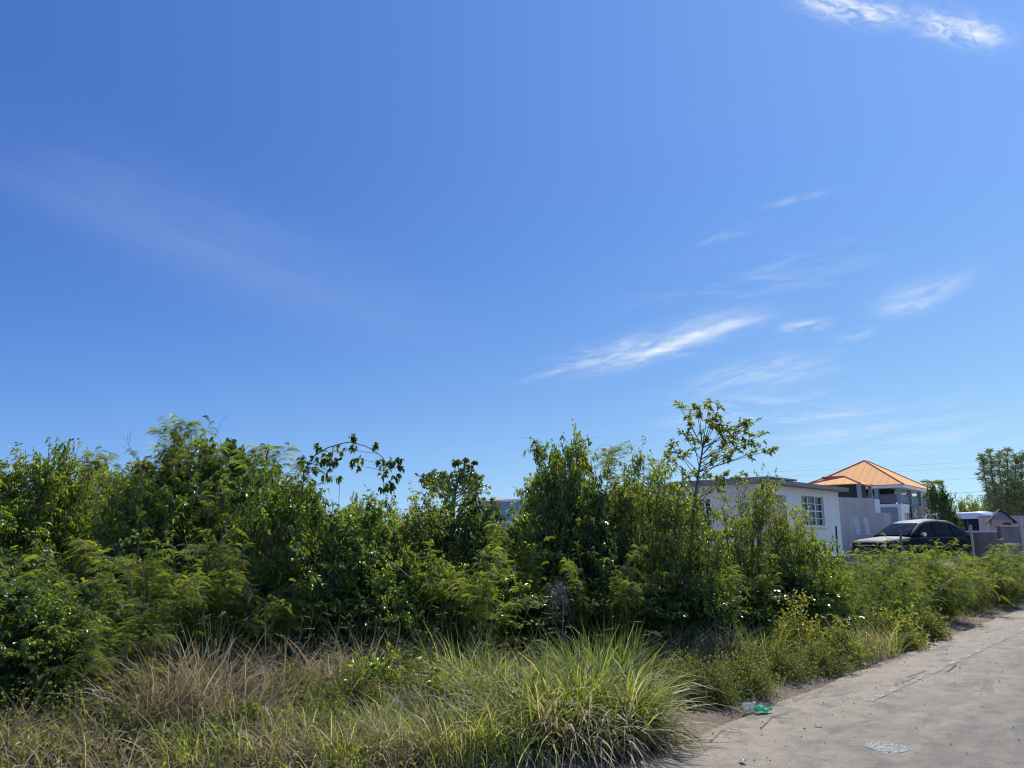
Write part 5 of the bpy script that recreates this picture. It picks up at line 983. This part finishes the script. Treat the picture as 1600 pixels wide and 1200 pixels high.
def verge_cover():
    B = Buf(); p, s, t = scatter(42000, -7, 22, .12, 6.8); d = wob(p[:, 0], p[:, 1], 1.3); ok = (rg.random(len(p)) < np.clip(t / np.where(s < .4, .25, .9), .12, 1) * np.clip(.85 + 2.0 * d, .3, 1)) & ~((t < 1.3) & (s > .6) & (s < 2.4)); p = p[ok]; n = len(p); t = t[ok]
    hgt = np.clip(.17 + t * .13, .1, .5) * rg.uniform(.5, 1.3, n); blades(B, p, rg.uniform(0, 6.28, n), rg.uniform(.1, 1.1, n), rg.uniform(.2, 3.2, n), hgt * 1.1, rg.uniform(.004, .010, n), np.clip(rg.beta(2, 2, n), 0, 1), rg, 5)
    o = bpy.data.objects.new('dry_grass', B.mesh('dry_grass', M['straw'])); COL.objects.link(o); tag(o, 'tangled dry straw coloured grass covering the verge', 'grass', kind='stuff')
    B = Buf(); p, s, t = scatter(20000, -7, 22, .3, 6.8); d = wob(p[:, 0] + 9, p[:, 1], 1.1); ok = (rg.random(len(p)) < np.clip(t / np.where(s < .4, .3, 1.2), .05, 1) * np.clip(.7 + 2.6 * d, .2, 1)); p = p[ok]; n = len(p); t = t[ok]
    blades(B, p, rg.uniform(0, 6.28, n), rg.uniform(.05, .7, n), rg.uniform(.3, 1.8, n), np.clip(.2 + t * .12, .1, .52) * rg.uniform(.5, 1.3, n), rg.uniform(.003, .009, n), rg.uniform(0, 1, n), rg, 5)
    o = bpy.data.objects.new('green_grass', B.mesh('green_grass', M['grass'])); COL.objects.link(o); tag(o, 'green grass blades growing through the dry grass of the verge', 'grass', kind='stuff')
    B = Buf(); p, s, t = scatter(90000, -7, 24, .25, 6.8); d = wob(p[:, 0], p[:, 1] + 5, 1.5); ok = (rg.random(len(p)) < np.clip(t / np.where(s < .4, .5, 1.5), .04, 1) * np.clip(.55 + 3.0 * d, .12, 1)); p = p[ok]; n = len(p); t = t[ok]; d = d[ok]
    p[:, 2] = rg.uniform(.01, 1, n) * np.clip(.12 + .09 * t + .5 * d, .05, .5); LL = rg.uniform(.018, .045, n); leaves(B, p, rv(rg, n) * .9 + np.array([0, 0, .2]), LL, LL * .6, rg.uniform(0, 1, n), rg)
    o = bpy.data.objects.new('ground_weeds', B.mesh('ground_weeds', M['weed'])); COL.objects.link(o); tag(o, 'small leaved weeds covering the verge between the grass tufts', 'ground cover', kind='stuff')
    B = Buf(); p, s, t = scatter(17000, -7, 24, -.5, 8); ok = rg.random(len(p)) < np.where(t < 0, .04 + .75 * np.clip((t + .5) / .5, 0, 1) ** 2.5, .8); p = p[ok]; n = len(p); p[:, 2] = rg.uniform(.02, .035, n)
    LL = rg.uniform(.01, .045, n); dd = rv(rg, n); dd[:, 2] *= .15; leaves(B, p, dd, LL, LL * rg.uniform(.1, .5, n), rg.uniform(0, 1, n), rg, .3, .05, 3)
    o = bpy.data.objects.new('leaf_litter', B.mesh('leaf_litter', M['straw'])); COL.objects.link(o); tag(o, 'dry leaf and straw litter along the asphalt edge', 'litter', kind='stuff')
verge_cover()
# fallen stalks on the asphalt edge
for i, (pts, r, lab) in enumerate(([[(1188, 1137), (1205, 1120), (1225, 1115), (1248, 1106)], .005, 'pale forked stalk lying on the asphalt right of the green bottle'], [[(1110, 1157), (1125, 1142), (1140, 1134)], .005, 'short pale stalk on the asphalt left of the green bottle'],
      [[(1060, 1170), (1080, 1160), (1110, 1150)], .003, 'thin straw on the dirt before the big grass clump'], [[(1040, 1157), (1052, 1167), (1063, 1176)], .006, 'grey stick lying at the foot of the big grass clump'], [[(1050, 1181), (1070, 1184), (1089, 1183)], .007, 'dark brown curled stick at the bottom of the dirt edge'], [[(1140, 1138), (1160, 1143), (1178, 1152)], .003, 'thin dark twig on the asphalt below the green bottle'], [[(1240, 1095), (1262, 1085), (1285, 1076)], .004, 'bundle stalk along the asphalt edge'], [[(1190, 1106), (1215, 1102), (1240, 1108)], .004, 'straw stalk touching the green bottle'], [[(1010, 1196), (1040, 1186), (1075, 1176)], .003, 'long thin straw at the bottom edge of the asphalt'], [[(1215, 1122), (1222, 1128), (1228, 1124)], .003, 'small broken twig beside the forked stalk'])):
    c = [G(x, y, .03) for x, y in pts]; sticks('fallen_stalk', lab, 'stalk', [c] + ([[c[1], c[1] + np.array([.08, -.06, 0]), c[1] + np.array([.16, -.07, .005])]] if i < 2 else []), (r, r * .7), 'twig', 'fallen stalks on the asphalt edge')
# pebbles and crumbs
M['pebble'] = principled('pebble', (.09, .08, .07), .9, var=.4, scale=20)
pb = bmesh.new(); rp_ = np.random.default_rng(3)
def crumbs():
    vs_ = []; fs = []; c = 0
    for k in range(240):
        s = rp_.uniform(-1, 14); tt = abs(rp_.normal()) * 1.0 - .1; q = RO + RA * s + RN * tt; r = rp_.uniform(.003, .011) * (1.3 if rp_.random() < .1 else 1)
        for (dx, dy, dz) in ((1, 0, 0), (0, 1, 0), (-1, 0, 0), (0, -1, 0), (0, 0, .8), (0, 0, -.5)): vs_.append((q[0] + dx * r * rp_.uniform(.7, 1.2), q[1] + dy * r * rp_.uniform(.7, 1.2), .026 + r * .4 + dz * r))
        fs += [(c + a, c + (a + 1) % 4, c + 4) for a in range(4)] + [(c + (a + 1) % 4, c + a, c + 5) for a in range(4)]; c += 6
    o = sheet('gravel', vs_, fs, M['pebble'], 'stuff'); tag(o, 'small dark stones scattered on the asphalt', 'gravel')
crumbs()
# crushed green plastic bottle and clear film, white litter
def plastic(name, col, rough=.15, alpha=.55):
    m, T = mat(name); b = T.new('ShaderNodeBsdfPrincipled'); b.inputs['Base Color'].default_value = (*col, 1); b.inputs['Roughness'].default_value = rough
    tr = T.new('ShaderNodeBsdfTranslucent'); tr.inputs[0].default_value = (*[min(1, c * 1.5) for c in col], 1); tp = T.new('ShaderNodeBsdfTransparent'); tp.inputs[0].default_value = (*[.4 + .6 * c for c in col], 1)
    m1 = T.new('ShaderNodeMixShader'); m1.inputs[0].default_value = .4; T.l.new(b.outputs[0], m1.inputs[1]); T.l.new(tr.outputs[0], m1.inputs[2]); m2 = T.new('ShaderNodeMixShader'); m2.inputs[0].default_value = 1 - alpha; T.l.new(m1.outputs[0], m2.inputs[1]); T.l.new(tp.outputs[0], m2.inputs[2]); T.l.new(m2.outputs[0], T.new('ShaderNodeOutputMaterial').inputs[0]); return m
def crushed_bottle(name, label, loc, rz, m, L=.2, R=.038, seed=2, cap=None, flat=.7):
    rng = np.random.default_rng(seed); n = 20; prof = [(0, .3), (.02, .9), (.12, 1), (.3, .95), (.34, .82), (.4, .98), (.58, 1), (.66, .96), (.8, .6), (.88, .36), (.97, .34), (1, .33)]
    v = []
    for x, r in prof:
        for i in range(n):
            a = 6.2832 * i / n; k = R * r * (1 + .22 * math.sin(2 * a + x * 9 + seed) * (r > .5) + .10 * math.sin(5 * a + x * 23) * (r > .5)); v.append((x * L - L / 2, k * math.cos(a), max(-R * .55, k * math.sin(a) * flat) + R * .56 + .012 * math.sin(x * 6)))
    f = [(j * n + i, j * n + (i + 1) % n, (j + 1) * n + (i + 1) % n, (j + 1) * n + i) for j in range(len(prof) - 1) for i in range(n)] + [tuple(range(n - 1, -1, -1))]
    t = thing(name, label, 'bottle', loc, rz); poly('bottle_body', m, t, v, f, False)
    b = bmesh.new(); bmesh.ops.create_cone(b, cap_ends=True, segments=16, radius1=.015, radius2=.015, depth=.02, matrix=Matrix.Translation((L / 2 + .006, 0, R * .56)) @ Matrix.Rotation(math.pi / 2, 4, 'Y')); fin('bottle_cap', b, cap or m, t)
q = G(1192, 1112, .03); crushed_bottle('plastic_bottle', 'crushed green plastic bottle lying at the edge of the asphalt', (q[0], q[1], .03), .25, plastic('green_plastic', (.06, .55, .36), .15, .85), .155, .038, 2, None)
q = G(1171, 1106, .03); crushed_bottle('plastic_bottle', 'crumpled clear plastic bottle lying left of the green one', (q[0], q[1], .03), .9, plastic('clear_plastic', (.6, .68, .66), .1, .35), .2, .04, 5, M['trim'], .6)
def scrap(label, px, py, sz, seed, m='trim'):
    rng = np.random.default_rng(seed); n = 5; q = G(px, py, .03); X = np.linspace(-1, 1, n); v = [(sz * x, sz * .5 * y, .012 + sz * .25 * abs(rng.normal()) * .6) for x in X for y in X]; v2 = [(a, b, c + .002) for a, b, c in v]
    f = [(i * n + j, (i + 1) * n + j, (i + 1) * n + j + 1, i * n + j + 1) for i in range(n - 1) for j in range(n - 1)]; o = poly('paper_scrap', M[m], None, v + v2, f + [tuple(k + n * n for k in reversed(g)) for g in f]); o.location = (q[0], q[1], .02); o.rotation_euler = (0, 0, rng.uniform(0, 3)); tag(o, label, 'litter')
scrap('white crumpled litter lying by the yellowish bush at the asphalt edge', 1456, 1006, .075, 1); scrap('small pale scrap lying on the asphalt above the speckled patch', 1278, 1133, .03, 2, 'concrete'); scrap('pale scrap on the asphalt near the bottom edge', 1160, 1189, .035, 3, 'concrete'); scrap('small white scrap on the dirt beyond the white litter', 1468, 998, .03, 4)
# seed stalks standing out of the grass, and a few broad yellowing blades in the big clump
def stalks():
    r = np.random.default_rng(12); A = Buf(); B = Buf()
    for i in range(170):
        px = r.uniform(200, 1010); Y = 7.6 + r.uniform(-1.0, 1.4) if px < 760 else 6.9 + r.uniform(-.3, .9); x = P(px, 842, Y)[0]; h = r.uniform(.45, .95); az = r.uniform(0, 6.28); ln = r.uniform(.05, .35) * h
        c = np.array([[x, Y, 0], [x + ln * .3 * math.cos(az), Y + ln * .3 * math.sin(az), h * .5], [x + ln * math.cos(az), Y + ln * math.sin(az), h], [x + (ln + .09) * math.cos(az), Y + (ln + .09) * math.sin(az), h - r.uniform(-.02, .05)]])
        f = np.stack([np.interp(np.linspace(0, 3, 10), np.arange(4), c[:, k]) for k in range(3)], -1)[None]; tubes(A, f, .0022, .001, 3, r.uniform(.3, .9))
        n = 26; p, tg = at_param(f, r.uniform(.74, 1, (1, n))); leaves(B, p[0], tg[0] + rv(r, n) * .5, r.uniform(.008, .02, n), np.full(n, .004), r.uniform(.4, 1, n), r, .2, .1)
    o = bpy.data.objects.new('seed_stalks', A.mesh('seed_stalks', M['straw'])); COL.objects.link(o); tag(o, 'thin dry seed stalks standing out of the verge grass', 'grass', kind='stuff')
    link(bpy.data.objects.new('seed_head', B.mesh('seed_heads', M['straw'])), o)['kind'] = 'stuff'
stalks()
